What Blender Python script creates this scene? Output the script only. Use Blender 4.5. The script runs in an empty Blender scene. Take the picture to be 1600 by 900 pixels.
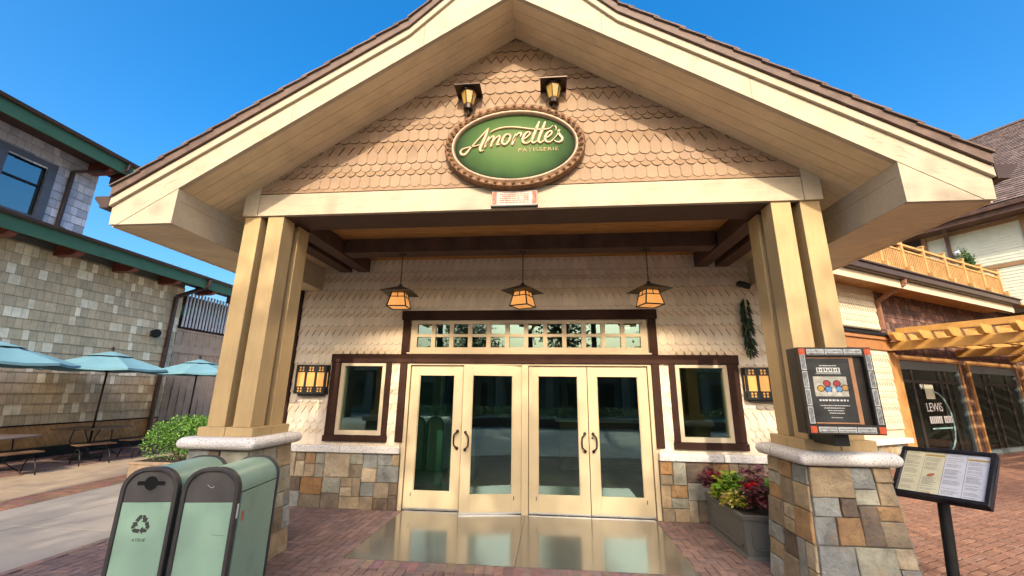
import bpy, bmesh, math, random
from mathutils import Vector, Matrix
random.seed(11)
R = math.radians
S = bpy.context.scene
COL = S.collection

# ------------------------------------------------------------------ helpers
def set_props(o, label=None, cat=None, group=None, kind=None):
    if label: o['label'] = label
    if cat: o['category'] = cat
    if group: o['group'] = group
    if kind: o['kind'] = kind
    return o

def thing(name, label, cat, loc=(0, 0, 0), rz=0.0, group=None, rot=None):
    o = bpy.data.objects.new(name, None)
    o.empty_display_size = 0.2
    COL.objects.link(o)
    o.location = loc
    o.rotation_euler = rot if rot else (0, 0, rz)
    return set_props(o, label, cat, group)

def copy_tree(o, parent=None):
    c = o.copy()
    COL.objects.link(c)
    if parent: c.parent = parent
    for ch in list(o.children):
        copy_tree(ch, c)
    return c

class MB:
    """collects polygons; build() links them as one mesh object"""
    def __init__(self):
        self.v, self.f, self.m, self.t = [], [], [], []
    def poly(self, pts, mi=0, tint=None):
        b = len(self.v)
        self.v += [tuple(p) for p in pts]
        self.f.append(tuple(range(b, b + len(pts))))
        self.m.append(mi); self.t.append(tint)
    def add(self, verts, faces, mi=0, tint=None):
        b = len(self.v)
        self.v += [tuple(p) for p in verts]
        for f in faces:
            self.f.append(tuple(i + b for i in f)); self.m.append(mi); self.t.append(tint)
    def box(self, x0, x1, y0, y1, z0, z1, mi=0, tint=None):
        v = [(x, y, z) for z in (z0, z1) for y in (y0, y1) for x in (x0, x1)]
        self.add(v, [(0, 2, 3, 1), (4, 5, 7, 6), (0, 1, 5, 4), (1, 3, 7, 5), (3, 2, 6, 7), (2, 0, 4, 6)], mi, tint)
    def obox(self, c, ax, ay, az, mi=0, tint=None):
        c = Vector(c); ax = Vector(ax); ay = Vector(ay); az = Vector(az)
        v = [c + ax * i + ay * j + az * k for k in (-1, 1) for j in (-1, 1) for i in (-1, 1)]
        self.add(v, [(0, 2, 3, 1), (4, 5, 7, 6), (0, 1, 5, 4), (1, 3, 7, 5), (3, 2, 6, 7), (2, 0, 4, 6)], mi, tint)
    def beam(self, a, b, w, h, mi=0, up=(0, 0, 1), tint=None):
        a = Vector(a); b = Vector(b); d = (b - a)
        s = d.cross(Vector(up)).normalized(); u = s.cross(d).normalized()
        self.obox((a + b) / 2, d / 2, s * w / 2, u * h / 2, mi, tint)
    def extrude(self, pts, off, mi=0, tint=None, cap=True):
        """pts: 3D loop, off: extrusion vector"""
        n = len(pts); o = Vector(off)
        a = [Vector(p) for p in pts]; b = [p + o for p in a]
        fs = [tuple((i, (i + 1) % n, n + (i + 1) % n, n + i)) for i in range(n)]
        if cap: fs += [tuple(range(n))[::-1], tuple(range(n, 2 * n))]
        self.add(a + b, fs, mi, tint)
    def tube(self, path, r, n=8, mi=0, cap=True, tint=None):
        P = [Vector(p) for p in path]
        rr = r if isinstance(r, (list, tuple)) else [r] * len(P)
        vs = []; prev = None
        for i, p in enumerate(P):
            d = (P[min(i + 1, len(P) - 1)] - P[max(i - 1, 0)]).normalized()
            ref = prev if prev is not None else (Vector((0, 0, 1)) if abs(d.z) < .9 else Vector((1, 0, 0)))
            s = (ref - d * ref.dot(d)).normalized(); prev = s
            t = d.cross(s)
            for k in range(n):
                a = 2 * math.pi * k / n
                vs.append(p + (s * math.cos(a) + t * math.sin(a)) * rr[i])
        fs = []
        for i in range(len(P) - 1):
            for k in range(n):
                fs.append((i * n + k, i * n + (k + 1) % n, (i + 1) * n + (k + 1) % n, (i + 1) * n + k))
        if cap:
            fs.append(tuple(range(n))[::-1]); fs.append(tuple(range((len(P) - 1) * n, len(P) * n)))
        self.add(vs, fs, mi, tint)
    def lathe(self, c, prof, n=16, mi=0, tint=None, rot0=0.0):
        """prof: (r,z) list from bottom to top"""
        c = Vector(c); vs = []
        for (r, z) in prof:
            for k in range(n):
                a = rot0 + 2 * math.pi * k / n
                vs.append(c + Vector((r * math.cos(a), r * math.sin(a), z)))
        fs = []
        for i in range(len(prof) - 1):
            for k in range(n):
                fs.append((i * n + k, i * n + (k + 1) % n, (i + 1) * n + (k + 1) % n, (i + 1) * n + k))
        fs.append(tuple(range(n))[::-1]); fs.append(tuple(range((len(prof) - 1) * n, len(prof) * n)))
        self.add(vs, fs, mi, tint)
    def leaf(self, c, d, n, l, w, mi=0, tint=None):
        c = Vector(c); d = Vector(d).normalized(); n = Vector(n)
        s = d.cross(n)
        if s.length < 1e-4: s = d.cross(Vector((.3, .5, .8)))
        s.normalize(); u = s.cross(d)
        self.add([c, c + d * l * .5 + s * w * .5 + u * l * .06, c + d * l - u * l * .1, c + d * l * .5 - s * w * .5 + u * l * .06], [(0, 1, 2, 3)], mi, tint)
    def build(self, name, mats, parent=None, world=False, smooth=False, bevel=0.0, seg=2, autos=False):
        me = bpy.data.meshes.new(name)
        v = self.v
        if world and parent is not None:
            q = parent; M = Matrix.Identity(4)
            chain = []
            while q is not None:
                chain.append(q); q = q.parent
            for q in reversed(chain):
                M = M @ (Matrix.Translation(q.location) @ q.rotation_euler.to_matrix().to_4x4())
            I = M.inverted()
            v = [tuple(I @ Vector(p)) for p in v]
        me.from_pydata(v, [], self.f)
        if not isinstance(mats, (list, tuple)): mats = [mats]
        for m in mats: me.materials.append(m)
        me.polygons.foreach_set('material_index', self.m)
        if any(t is not None for t in self.t):
            ca = me.color_attributes.new('tint', 'FLOAT_COLOR', 'CORNER')
            data = []
            for p, t in zip(me.polygons, self.t):
                t = t if t is not None else (.5, .5, .5)
                data += [t[0], t[1], t[2], 1.0] * p.loop_total
            ca.data.foreach_set('color', data)
        me.update()
        bm = bmesh.new(); bm.from_mesh(me)
        if bevel or smooth:
            bmesh.ops.remove_doubles(bm, verts=bm.verts, dist=1e-5)
        bmesh.ops.recalc_face_normals(bm, faces=bm.faces)
        bm.to_mesh(me); bm.free()
        if smooth: me.polygons.foreach_set('use_smooth', [True] * len(me.polygons))
        o = bpy.data.objects.new(name, me)
        COL.objects.link(o)
        if parent is not None: o.parent = parent
        if bevel:
            b = o.modifiers.new('bevel', 'BEVEL'); b.width = bevel; b.segments = seg; b.limit_method = 'ANGLE'; b.angle_limit = R(35)
            b.harden_normals = False
        if autos:
            me.polygons.foreach_set('use_smooth', [True] * len(me.polygons))
            try:
                me.set_sharp_from_angle(angle=R(38))
            except Exception: pass
        return o

# ------------------------------------------------------------------ materials
def nt(name):
    m = bpy.data.materials.new(name); m.use_nodes = True
    t = m.node_tree; p = t.nodes['Principled BSDF']
    return m, t, p

def L(t, a, b): t.links.new(a, b)

def pm(name, col, rough=.6, var=.12, scale=6.0, bump=.0, bscale=60.0, metal=0.0, coat=0.0, spec=.3, attr=False,
       dirt=None, dirt_scale=3.0, dirt_amt=.35, stretch=None, hue=0.0, rvar=.12, grain=None):
    """painted / mineral surface: base colour with two octaves of blotchy variation, optional dirt, bump"""
    m, t, p = nt(name)
    N = t.nodes.new
    tc = N('ShaderNodeTexCoord'); src = tc.outputs['Object']
    if stretch:
        mp = N('ShaderNodeMapping'); mp.inputs['Scale'].default_value = stretch
        L(t, src, mp.inputs['Vector']); src = mp.outputs['Vector']
    n1 = N('ShaderNodeTexNoise'); n1.inputs['Scale'].default_value = scale; n1.inputs['Detail'].default_value = 6
    L(t, src, n1.inputs['Vector'])
    mr = N('ShaderNodeMapRange'); mr.inputs['From Min'].default_value = .3; mr.inputs['From Max'].default_value = .7
    mr.inputs['To Min'].default_value = 1 - var; mr.inputs['To Max'].default_value = 1 + var
    L(t, n1.outputs['Fac'], mr.inputs['Value'])
    mul = N('ShaderNodeVectorMath'); mul.operation = 'SCALE'
    if attr:
        at = N('ShaderNodeAttribute'); at.attribute_name = 'tint'
        L(t, at.outputs['Color'], mul.inputs[0])
    else:
        rgb = N('ShaderNodeRGB'); rgb.outputs[0].default_value = (*col, 1)
        L(t, rgb.outputs[0], mul.inputs[0])
    L(t, mr.outputs['Result'], mul.inputs['Scale'])
    out = mul.outputs['Vector']
    if dirt:
        n2 = N('ShaderNodeTexNoise'); n2.inputs['Scale'].default_value = dirt_scale; n2.inputs['Detail'].default_value = 9; n2.inputs['Roughness'].default_value = .65
        L(t, src, n2.inputs['Vector'])
        r2 = N('ShaderNodeMapRange'); r2.inputs['From Min'].default_value = .52; r2.inputs['From Max'].default_value = .75
        r2.inputs['To Max'].default_value = dirt_amt
        L(t, n2.outputs['Fac'], r2.inputs['Value'])
        mx = N('ShaderNodeMix'); mx.data_type = 'RGBA'
        L(t, r2.outputs['Result'], mx.inputs['Factor']); L(t, out, mx.inputs['A']); mx.inputs['B'].default_value = (*dirt, 1)
        out = mx.outputs['Result']
    L(t, out, p.inputs['Base Color'])
    if rvar:
        r3 = N('ShaderNodeMapRange'); r3.inputs['To Min'].default_value = max(.02, rough - rvar); r3.inputs['To Max'].default_value = min(1, rough + rvar)
        L(t, n1.outputs['Fac'], r3.inputs['Value']); L(t, r3.outputs['Result'], p.inputs['Roughness'])
    else: p.inputs['Roughness'].default_value = rough
    p.inputs['Metallic'].default_value = metal
    p.inputs['Specular IOR Level'].default_value = spec
    if coat:
        p.inputs['Coat Weight'].default_value = coat; p.inputs['Coat Roughness'].default_value = .12
    if grain:
        gm = N('ShaderNodeMapping'); gm.inputs['Scale'].default_value = grain; L(t, tc.outputs['Object'], gm.inputs['Vector'])
        gn = N('ShaderNodeTexNoise'); gn.inputs['Scale'].default_value = 9; gn.inputs['Detail'].default_value = 7; gn.inputs['Roughness'].default_value = .7
        L(t, gm.outputs['Vector'], gn.inputs['Vector'])
        gr = N('ShaderNodeMapRange'); gr.inputs['From Min'].default_value = .3; gr.inputs['From Max'].default_value = .62; gr.inputs['To Min'].default_value = .90; gr.inputs['To Max'].default_value = 1.03
        L(t, gn.outputs['Fac'], gr.inputs['Value'])
        gs = N('ShaderNodeVectorMath'); gs.operation = 'SCALE'; L(t, out, gs.inputs[0]); L(t, gr.outputs['Result'], gs.inputs['Scale'])
        L(t, gs.outputs['Vector'], p.inputs['Base Color'])
        gb = N('ShaderNodeBump'); gb.inputs['Strength'].default_value = .22; gb.inputs['Distance'].default_value = .006; L(t, gn.outputs['Fac'], gb.inputs['Height'])
        L(t, gb.outputs['Normal'], p.inputs['Normal'])
    elif bump:
        n4 = N('ShaderNodeTexNoise'); n4.inputs['Scale'].default_value = bscale; n4.inputs['Detail'].default_value = 5
        L(t, src, n4.inputs['Vector'])
        bp = N('ShaderNodeBump'); bp.inputs['Strength'].default_value = bump; bp.inputs['Distance'].default_value = .01
        L(t, n4.outputs['Fac'], bp.inputs['Height']); L(t, bp.outputs['Normal'], p.inputs['Normal'])
    return m

def wood(name, col, dark, scale=(1, 1, 12), rough=.55, bump=.15):
    m, t, p = nt(name); N = t.nodes.new
    tc = N('ShaderNodeTexCoord'); mp = N('ShaderNodeMapping'); mp.inputs['Scale'].default_value = scale
    L(t, tc.outputs['Object'], mp.inputs['Vector'])
    n = N('ShaderNodeTexNoise'); n.inputs['Scale'].default_value = 3.0; n.inputs['Detail'].default_value = 8; n.inputs['Roughness'].default_value = .6
    L(t, mp.outputs['Vector'], n.inputs['Vector'])
    cr = N('ShaderNodeValToRGB'); cr.color_ramp.elements[0].position = .35; cr.color_ramp.elements[1].position = .68
    cr.color_ramp.elements[0].color = (*dark, 1); cr.color_ramp.elements[1].color = (*col, 1)
    L(t, n.outputs['Fac'], cr.inputs['Fac']); L(t, cr.outputs['Color'], p.inputs['Base Color'])
    p.inputs['Roughness'].default_value = rough
    b = N('ShaderNodeBump'); b.inputs['Strength'].default_value = bump; b.inputs['Distance'].default_value = .006
    L(t, n.outputs['Fac'], b.inputs['Height']); L(t, b.outputs['Normal'], p.inputs['Normal'])
    return m

def emit_glass(name, col, strength):
    m, t, p = nt(name); N = t.nodes.new
    tc = N('ShaderNodeTexCoord'); n = N('ShaderNodeTexNoise'); n.inputs['Scale'].default_value = 9
    L(t, tc.outputs['Object'], n.inputs['Vector'])
    mr = N('ShaderNodeMapRange'); mr.inputs['To Min'].default_value = strength * .6; mr.inputs['To Max'].default_value = strength * 1.4
    L(t, n.outputs['Fac'], mr.inputs['Value'])
    p.inputs['Base Color'].default_value = (*[c * .6 for c in col], 1)
    p.inputs['Emission Color'].default_value = (*col, 1)
    L(t, mr.outputs['Result'], p.inputs['Emission Strength'])
    p.inputs['Roughness'].default_value = .25
    return m

def pane(name, tint=(.42, .62, .56), refl=(.58, .87, .85), ior=2.25, wob=.003):
    """window pane: fresnel mix of tinted see-through and mirror reflection, slightly wavy"""
    m, t, p = nt(name); N = t.nodes.new
    t.nodes.remove(p)
    out = t.nodes['Material Output']
    geo = N('ShaderNodeNewGeometry'); dt = N('ShaderNodeVectorMath'); dt.operation = 'DOT_PRODUCT'
    L(t, geo.outputs['Normal'], dt.inputs[0]); L(t, geo.outputs['Incoming'], dt.inputs[1])
    def mth(op, a, b):
        q = N('ShaderNodeMath'); q.operation = op
        for i_, v_ in enumerate((a, b)):
            if isinstance(v_, (int, float)): q.inputs[i_].default_value = v_
            elif v_ is not None: L(t, v_, q.inputs[i_])
        return q.outputs[0]
    R0 = ((ior - 1) / (ior + 1)) ** 2
    fac = mth('ADD', mth('MULTIPLY', mth('POWER', mth('SUBTRACT', 1.0, mth('ABSOLUTE', dt.outputs['Value'], None)), 5.0), 1 - R0), R0)
    tr = N('ShaderNodeBsdfTransparent'); tr.inputs['Color'].default_value = (*tint, 1)
    gl = N('ShaderNodeBsdfGlossy'); gl.inputs['Color'].default_value = (*refl, 1); gl.inputs['Roughness'].default_value = .01
    mx = N('ShaderNodeMixShader')
    tc = N('ShaderNodeTexCoord'); n = N('ShaderNodeTexNoise'); n.inputs['Scale'].default_value = 2.2; n.inputs['Detail'].default_value = 1
    L(t, tc.outputs['Object'], n.inputs['Vector'])
    b = N('ShaderNodeBump'); b.inputs['Strength'].default_value = wob; b.inputs['Distance'].default_value = .1
    L(t, n.outputs['Fac'], b.inputs['Height']); L(t, b.outputs['Normal'], gl.inputs['Normal'])
    L(t, fac, mx.inputs['Fac']); L(t, tr.outputs['BSDF'], mx.inputs[1]); L(t, gl.outputs['BSDF'], mx.inputs[2])
    L(t, mx.outputs['Shader'], out.inputs['Surface'])
    return m

def leafmat(name, attr=True, col=(.06, .14, .03)):
    m, t, p = nt(name); N = t.nodes.new
    if attr:
        a = N('ShaderNodeAttribute'); a.attribute_name = 'tint'
        L(t, a.outputs['Color'], p.inputs['Base Color'])
    else: p.inputs['Base Color'].default_value = (*col, 1)
    p.inputs['Roughness'].default_value = .5
    tr = N('ShaderNodeBsdfTranslucent')
    if attr: L(t, a.outputs['Color'], tr.inputs['Color'])
    else: tr.inputs['Color'].default_value = (*col, 1)
    mx = N('ShaderNodeMixShader'); mx.inputs['Fac'].default_value = .3
    out = t.nodes['Material Output']
    L(t, p.outputs['BSDF'], mx.inputs[1]); L(t, tr.outputs['BSDF'], mx.inputs[2]); L(t, mx.outputs['Shader'], out.inputs['Surface'])
    return m

def stonemat(name):
    """cleft quarry stone, colour per stone from 'tint', veins and rust blotches inside each stone"""
    m, t, p = nt(name); N = t.nodes.new
    a = N('ShaderNodeAttribute'); a.attribute_name = 'tint'
    tc = N('ShaderNodeTexCoord')
    n1 = N('ShaderNodeTexNoise'); n1.inputs['Scale'].default_value = 7; n1.inputs['Detail'].default_value = 12; n1.inputs['Roughness'].default_value = .7; n1.inputs['Distortion'].default_value = .25
    L(t, tc.outputs['Object'], n1.inputs['Vector'])
    mr = N('ShaderNodeMapRange'); mr.inputs['From Min'].default_value = .28; mr.inputs['From Max'].default_value = .72; mr.inputs['To Min'].default_value = .5; mr.inputs['To Max'].default_value = 1.4
    L(t, n1.outputs['Fac'], mr.inputs['Value'])
    sc = N('ShaderNodeVectorMath'); sc.operation = 'SCALE'
    L(t, a.outputs['Color'], sc.inputs[0]); L(t, mr.outputs['Result'], sc.inputs['Scale'])
    n2 = N('ShaderNodeTexNoise'); n2.inputs['Scale'].default_value = 4.2; n2.inputs['Detail'].default_value = 6; n2.inputs['Distortion'].default_value = 1.2
    L(t, tc.outputs['Object'], n2.inputs['Vector'])
    r2 = N('ShaderNodeMapRange'); r2.inputs['From Min'].default_value = .56; r2.inputs['From Max'].default_value = .7; r2.inputs['To Max'].default_value = .38
    L(t, n2.outputs['Fac'], r2.inputs['Value'])
    mx = N('ShaderNodeMix'); mx.data_type = 'RGBA'; mx.inputs['B'].default_value = (.30, .17, .07, 1)
    L(t, r2.outputs['Result'], mx.inputs['Factor']); L(t, sc.outputs['Vector'], mx.inputs['A'])
    L(t, mx.outputs['Result'], p.inputs['Base Color'])
    p.inputs['Roughness'].default_value = .72
    b = N('ShaderNodeBump'); b.inputs['Strength'].default_value = 1.0; b.inputs['Distance'].default_value = .035
    L(t, n1.outputs['Fac'], b.inputs['Height']); L(t, b.outputs['Normal'], p.inputs['Normal'])
    return m

def granite(name):
    m, t, p = nt(name); N = t.nodes.new
    tc = N('ShaderNodeTexCoord')
    n = N('ShaderNodeTexNoise'); n.inputs['Scale'].default_value = 85; n.inputs['Detail'].default_value = 3
    L(t, tc.outputs['Object'], n.inputs['Vector'])
    cr = N('ShaderNodeValToRGB'); e = cr.color_ramp.elements
    e[0].position = .33; e[0].color = (.2, .19, .18, 1); e[1].position = .43; e[1].color = (.58, .56, .52, 1)
    x = e.new(.62); x.color = (.66, .64, .6, 1)
    L(t, n.outputs['Fac'], cr.inputs['Fac'])
    n2 = N('ShaderNodeTexNoise'); n2.inputs['Scale'].default_value = 3; n2.inputs['Detail'].default_value = 6
    L(t, tc.outputs['Object'], n2.inputs['Vector'])
    mr = N('ShaderNodeMapRange'); mr.inputs['To Min'].default_value = .8; mr.inputs['To Max'].default_value = 1.15
    L(t, n2.outputs['Fac'], mr.inputs['Value'])
    sc = N('ShaderNodeVectorMath'); sc.operation = 'SCALE'
    L(t, cr.outputs['Color'], sc.inputs[0]); L(t, mr.outputs['Result'], sc.inputs['Scale'])
    L(t, sc.outputs['Vector'], p.inputs['Base Color']); p.inputs['Roughness'].default_value = .65
    b = N('ShaderNodeBump'); b.inputs['Strength'].default_value = .35; b.inputs['Distance'].default_value = .004
    L(t, n.outputs['Fac'], b.inputs['Height']); L(t, b.outputs['Normal'], p.inputs['Normal'])
    return m

M = {}
M['cream'] = pm('cream_paint', (.50, .42, .29), .75, .06, 2.5, .12, 35, dirt=(.38, .30, .2), dirt_scale=5, dirt_amt=.22)
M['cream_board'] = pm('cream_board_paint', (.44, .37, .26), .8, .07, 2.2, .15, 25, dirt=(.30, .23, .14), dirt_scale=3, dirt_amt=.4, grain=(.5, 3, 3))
M['door_cream'] = pm('door_paint', (.47, .385, .24), .5, .04, 3, .04, 50, dirt=(.45, .36, .23), dirt_scale=6, dirt_amt=.15)
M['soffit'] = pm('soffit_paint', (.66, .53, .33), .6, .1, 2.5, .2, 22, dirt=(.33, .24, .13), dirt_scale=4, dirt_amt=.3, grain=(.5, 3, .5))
M['yellow'] = pm('yellow_post_paint', (.43, .305, .145), .7, .09, 2.4, .12, 28, dirt=(.36, .27, .14), dirt_scale=2.5, dirt_amt=.45, grain=(4, 4, .35))
M['brown'] = pm('brown_trim_paint', (.036, .017, .012), .7, .22, 4, .2, 26, spec=.1, stretch=(1, 1, 1), rvar=.15)
M['darkbrown'] = pm('dark_beam_stain', (.078, .043, .030), .6, .3, 4, .2, 20)
M['roofbrown'] = pm('roof_edge_brown', (.125, .082, .062), .6, .25, 8, .3, 30)
M['gutter'] = pm('brown_gutter_metal', (.065, .040, .030), .4, .15, 5, metal=.2)
M['planks'] = wood('ceiling_planks', (.56, .29, .09), (.32, .15, .045), (1, 9, 9))
M['timber'] = wood('orange_timber', (.50, .27, .09), (.32, .15, .045), (1, 1, 1), bump=.1)
M['shingle'] = pm('painted_shingles', (1, 1, 1), .85, .06, 5, .22, 30, attr=True, dirt=(.42, .30, .18), dirt_scale=3, dirt_amt=.18)
M['stone'] = stonemat('quarry_stone')
M['mortar'] = pm('mortar', (.12, .105, .085), .9, .15, 20, .5, 80)
M['granite'] = granite('speckled_granite')
M['black'] = pm('black_metal', (.02, .021, .02), .42, .2, 8, .05, 60, metal=.3)
M['bronze'] = pm('dark_bronze', (.045, .032, .024), .35, .2, 9, metal=.7)
M['pane'] = pane('window_pane')
M['pane2'] = pane('storefront_pane', (.55, .62, .58), (.75, .85, .83), 1.6)
M['pane_sky'] = pane('upper_window_pane', (.4, .55, .55), (.9, 1.0, 1.0), 3.4)
M['clear'] = pane('clear_pane', (.93, .95, .94), (.9, .95, .95), 1.45)
M['amber'] = emit_glass('amber_lamp_glass', (1.0, .42, .11), .25)
M['amber2'] = emit_glass('pale_lamp_glass', (1.0, .48, .13), .20)
M['bulb'] = emit_glass('warm_bulb_glass', (.55, .32, .07), .10)
M['leaf'] = leafmat('leaves')
M['bark'] = pm('bark', (.10, .075, .055), .85, .3, 9, .8, 25, stretch=(3, 3, .6))
M['conc'] = pm('plaza_concrete', (.31, .275, .23), .75, .10, 2.2, .25, 120, dirt=(.20, .175, .15), dirt_scale=1.4, dirt_amt=.5)
M['tan'] = pm('tan_paving', (.36, .265, .17), .8, .14, 3, .3, 60, dirt=(.22, .16, .11), dirt_scale=1.6, dirt_amt=.45)
M['brick'] = pm('brick_pavers', (1, 1, 1), .72, .22, 14, .35, 90, attr=True, dirt=(.07, .05, .045), dirt_scale=2.2, dirt_amt=.5)
M['joint'] = pm('paver_joint', (.035, .026, .022), .9, .2, 20)
M['greenbin'] = pm('bin_green_paint', (.215, .335, .255), .38, .08, 2, .03, 40, dirt=(.12, .16, .125), dirt_scale=3.5, dirt_amt=.35)
M['binhead'] = pm('bin_head_plastic', (.060, .056, .053), .55, .2, 6, .15, 150, dirt=(.12, .11, .1), dirt_scale=5, dirt_amt=.25)
M['bingrey'] = pm('bin_grey_plastic', (.038, .036, .035), .5, .15, 6, .12, 120)
M['teal'] = pm('umbrella_canvas', (.14, .29, .345), .8, .06, 3, .1, 200)
M['white'] = pm('white_print', (.72, .71, .66), .6, .05, 8)
M['void'] = pm('painted_dark_opening', (.003, .003, .003), .9, .1, 5)
M['ink'] = pm('dark_ink', (.03, .032, .03), .6, .1, 8)

W_Y = 6.74          # entrance wall plane
G_Y = 4.31          # gable plane
F_Y = 3.70          # fascia plane
SL = (6.247 - 3.919) / 3.642
def soff(x): return 6.247 - SL * abs(x)
M['crack'] = pm('paint_cracks', (.16, .12, .075), .9, .2, 9)
# ------------------------------------------------------------------ the restaurant building
B = thing('restaurant_building', 'cream and tan patisserie with a big front gable porch over four glazed doors', 'building', (0, W_Y, 0))

def tile(mb, x, zb, zt, w, shape, dep, y0, tint, mi=0):
    """one cut shingle facing -Y; dep = depth of its shaped bottom"""
    hw = w / 2 - .0022
    low = []
    if shape == 'u':
        for k in range(9):
            a = math.pi * k / 8
            low.append((-hw * math.cos(a), dep * (1 - math.sin(a)) ))
    else:
        low = [(-hw, dep), (0, 0), (hw, dep)]
    H = zt - zb
    def P(px, pz, back=0):
        return (x + px, y0 - .003 - .020 * (1 - pz / H) + back, zb + pz)
    front = [P(*q) for q in low] + [P(hw, H), P(-hw, H)]
    j = random.uniform(.93, 1.06); jt = tuple(c * j * random.uniform(.985, 1.015) for c in tint)
    mb.poly(front, mi, jt)
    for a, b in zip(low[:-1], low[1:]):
        mb.poly([P(*a), P(*a, .014), P(*b, .014), P(*b)], mi, (tint[0] * .13, tint[1] * .10, tint[2] * .08))  # bottom edge tinted very dark to paint in the shadow line

ROWS = [(0, 'u', .036, 'A'), (.165, 'u', .058, 'C'), (.222, 'u', .058, 'A'), (.325, 'u', .042, 'A'), (.482, 'v', .105, 'C')]
def shingle_rows(mb, z0, z1, xr, y0, period, w, tints, clip, lo=None):
    i = 0; k = 0
    rows = []
    z = z0 - period
    while z < z1 + period:
        for (o, s, d, t) in ROWS:
            rows.append((z + o * period / .64, s, d, t, k % 2)); k += 1
        z += period
    for i in range(len(rows) - 1):
        zb, s, d, t, sh = rows[i]
        zt = rows[i + 1][0] + .10
        n = int(xr / w) + 2
        for c in range(-n, n + 1):
            x = (c + .5 * sh) * w
            r = clip(x, zb, zt, w)
            if r is None: continue
            tile(mb, x, r[0], r[1], w, s if r[0] == zb else 'f', d if r[0] == zb else .001, y0, tints[t])

def wall_clip(x, zb, zt, w):
    ax = abs(x)
    if ax > 4.0 or zb > 4.12 or zt < .95: return None
    if ax < 2.04 and zb < 2.965: return None
    if 2.30 < ax < 3.21 and .995 < zb < 2.23: return None
    if 2.30 < ax < 3.21 and zb <= .995: zt = min(zt, 1.03)
    if zb < .925: zb = .925 if zt > 1.0 else zb
    if zb < .9: return None
    return zb, zt
mb = MB()
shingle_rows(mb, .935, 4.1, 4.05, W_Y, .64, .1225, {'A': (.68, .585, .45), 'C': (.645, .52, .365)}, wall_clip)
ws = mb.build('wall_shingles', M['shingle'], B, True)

mb = MB()
for sx in (-1, 1):
    def bx(a, b, z0, z1):
        x0, x1 = sorted((sx * a, sx * b)); mb.box(x0, x1, W_Y + .004, W_Y + .2, z0, z1)
    bx(4.05, 3.10, 0, 4.2); bx(3.10, 2.37, 0, 1.1); bx(3.10, 2.37, 2.215, 4.2); bx(2.37, 1.985, 0, 4.2)
    x0, x1 = sorted((sx * 4.05, sx * 3.9)); mb.box(x0, x1, W_Y + .2, 12.5, 0, 4.4)
mb.box(-1.985, 1.985, W_Y + .004, W_Y + .2, 2.955, 4.2)
mb.box(-1.985, 1.985, W_Y + .004, W_Y + .2, 2.24, 2.40)
mb.box(-3.9, 3.9, 12.3, 12.5, 0, 4.4)
mb.build('wall', M['cream'], B, True)

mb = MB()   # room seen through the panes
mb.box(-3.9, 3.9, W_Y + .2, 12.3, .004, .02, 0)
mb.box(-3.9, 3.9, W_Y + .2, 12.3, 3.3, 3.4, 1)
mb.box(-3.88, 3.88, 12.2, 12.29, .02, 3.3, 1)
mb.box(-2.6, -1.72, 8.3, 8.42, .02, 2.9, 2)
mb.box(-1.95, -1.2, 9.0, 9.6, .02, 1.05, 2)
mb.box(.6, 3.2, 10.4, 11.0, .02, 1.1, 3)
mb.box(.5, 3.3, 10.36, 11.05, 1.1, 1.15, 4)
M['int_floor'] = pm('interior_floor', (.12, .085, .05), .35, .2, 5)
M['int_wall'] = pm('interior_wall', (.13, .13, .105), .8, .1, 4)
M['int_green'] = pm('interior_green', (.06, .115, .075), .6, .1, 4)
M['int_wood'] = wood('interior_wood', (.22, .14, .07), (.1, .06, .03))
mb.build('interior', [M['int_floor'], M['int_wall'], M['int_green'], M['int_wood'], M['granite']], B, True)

# dark brown trim boards round the openings
mb = MB(); yb = W_Y - .0; yf = W_Y - .042
def tb(x0, x1, z0, z1, p=0): mb.box(x0, x1, yf - p, W_Y + .003, z0, z1)
tb(-2.125, 2.125, 2.965, 3.122, .012)
tb(-3.31, 3.31, 2.240, 2.384, .008)
for s in (-1, 1):
    def t2(a, b, z0, z1, p=0):
        x0, x1 = sorted((s * a, s * b)); tb(x0, x1, z0, z1, p)
    t2(2.105, 1.985, 2.386, 2.963); t2(2.105, 1.985, .99, 2.238)
    t2(3.295, 3.128, 1.082, 2.238); t2(2.344, 2.248, 1.082, 2.238); t2(3.31, 2.235, .984, 1.080, .022)
    t2(4.09, 3.985, .94, 4.08, .02)
mb.build('trim_boards', M['brown'], B, True, bevel=.006)

# transom
mb = MB(); n = 12; tx = 1.967; z0, z1 = 2.415, 2.955
mb.box(-tx, tx, W_Y - .012, W_Y + .07, 2.893, z1); mb.box(-tx, tx, W_Y - .012, W_Y + .07, z0, 2.501)
mb.box(-tx, tx, W_Y - .004, W_Y + .07, 2.676, 2.726)
pit = 3.78 / n
for i in range(n + 1):
    xc = -1.89 + i * pit; hw = .036
    a, b = xc - hw, xc + hw
    if i == 0: a = -tx
    if i == n: b = tx
    for (q0, q1) in ((2.501, 2.676), (2.726, 2.893)):
        mb.box(a, b, W_Y - .006, W_Y + .07, q0, q1)
tr = mb.build('transom_window', M['cream'], B, True, bevel=.004)
mb = MB(); mb.poly([(-1.95, W_Y + .03, 2.45), (1.95, W_Y + .03, 2.45), (1.95, W_Y + .03, 2.93), (-1.95, W_Y + .03, 2.93)]); mb.build('pane', M['pane'], tr, True)
mb = MB(); mb.box(-2.0, 2.0, W_Y - .06, W_Y + .02, 2.386, 2.412); mb.build('sill', M['cream'], tr, True, bevel=.005)

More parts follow.
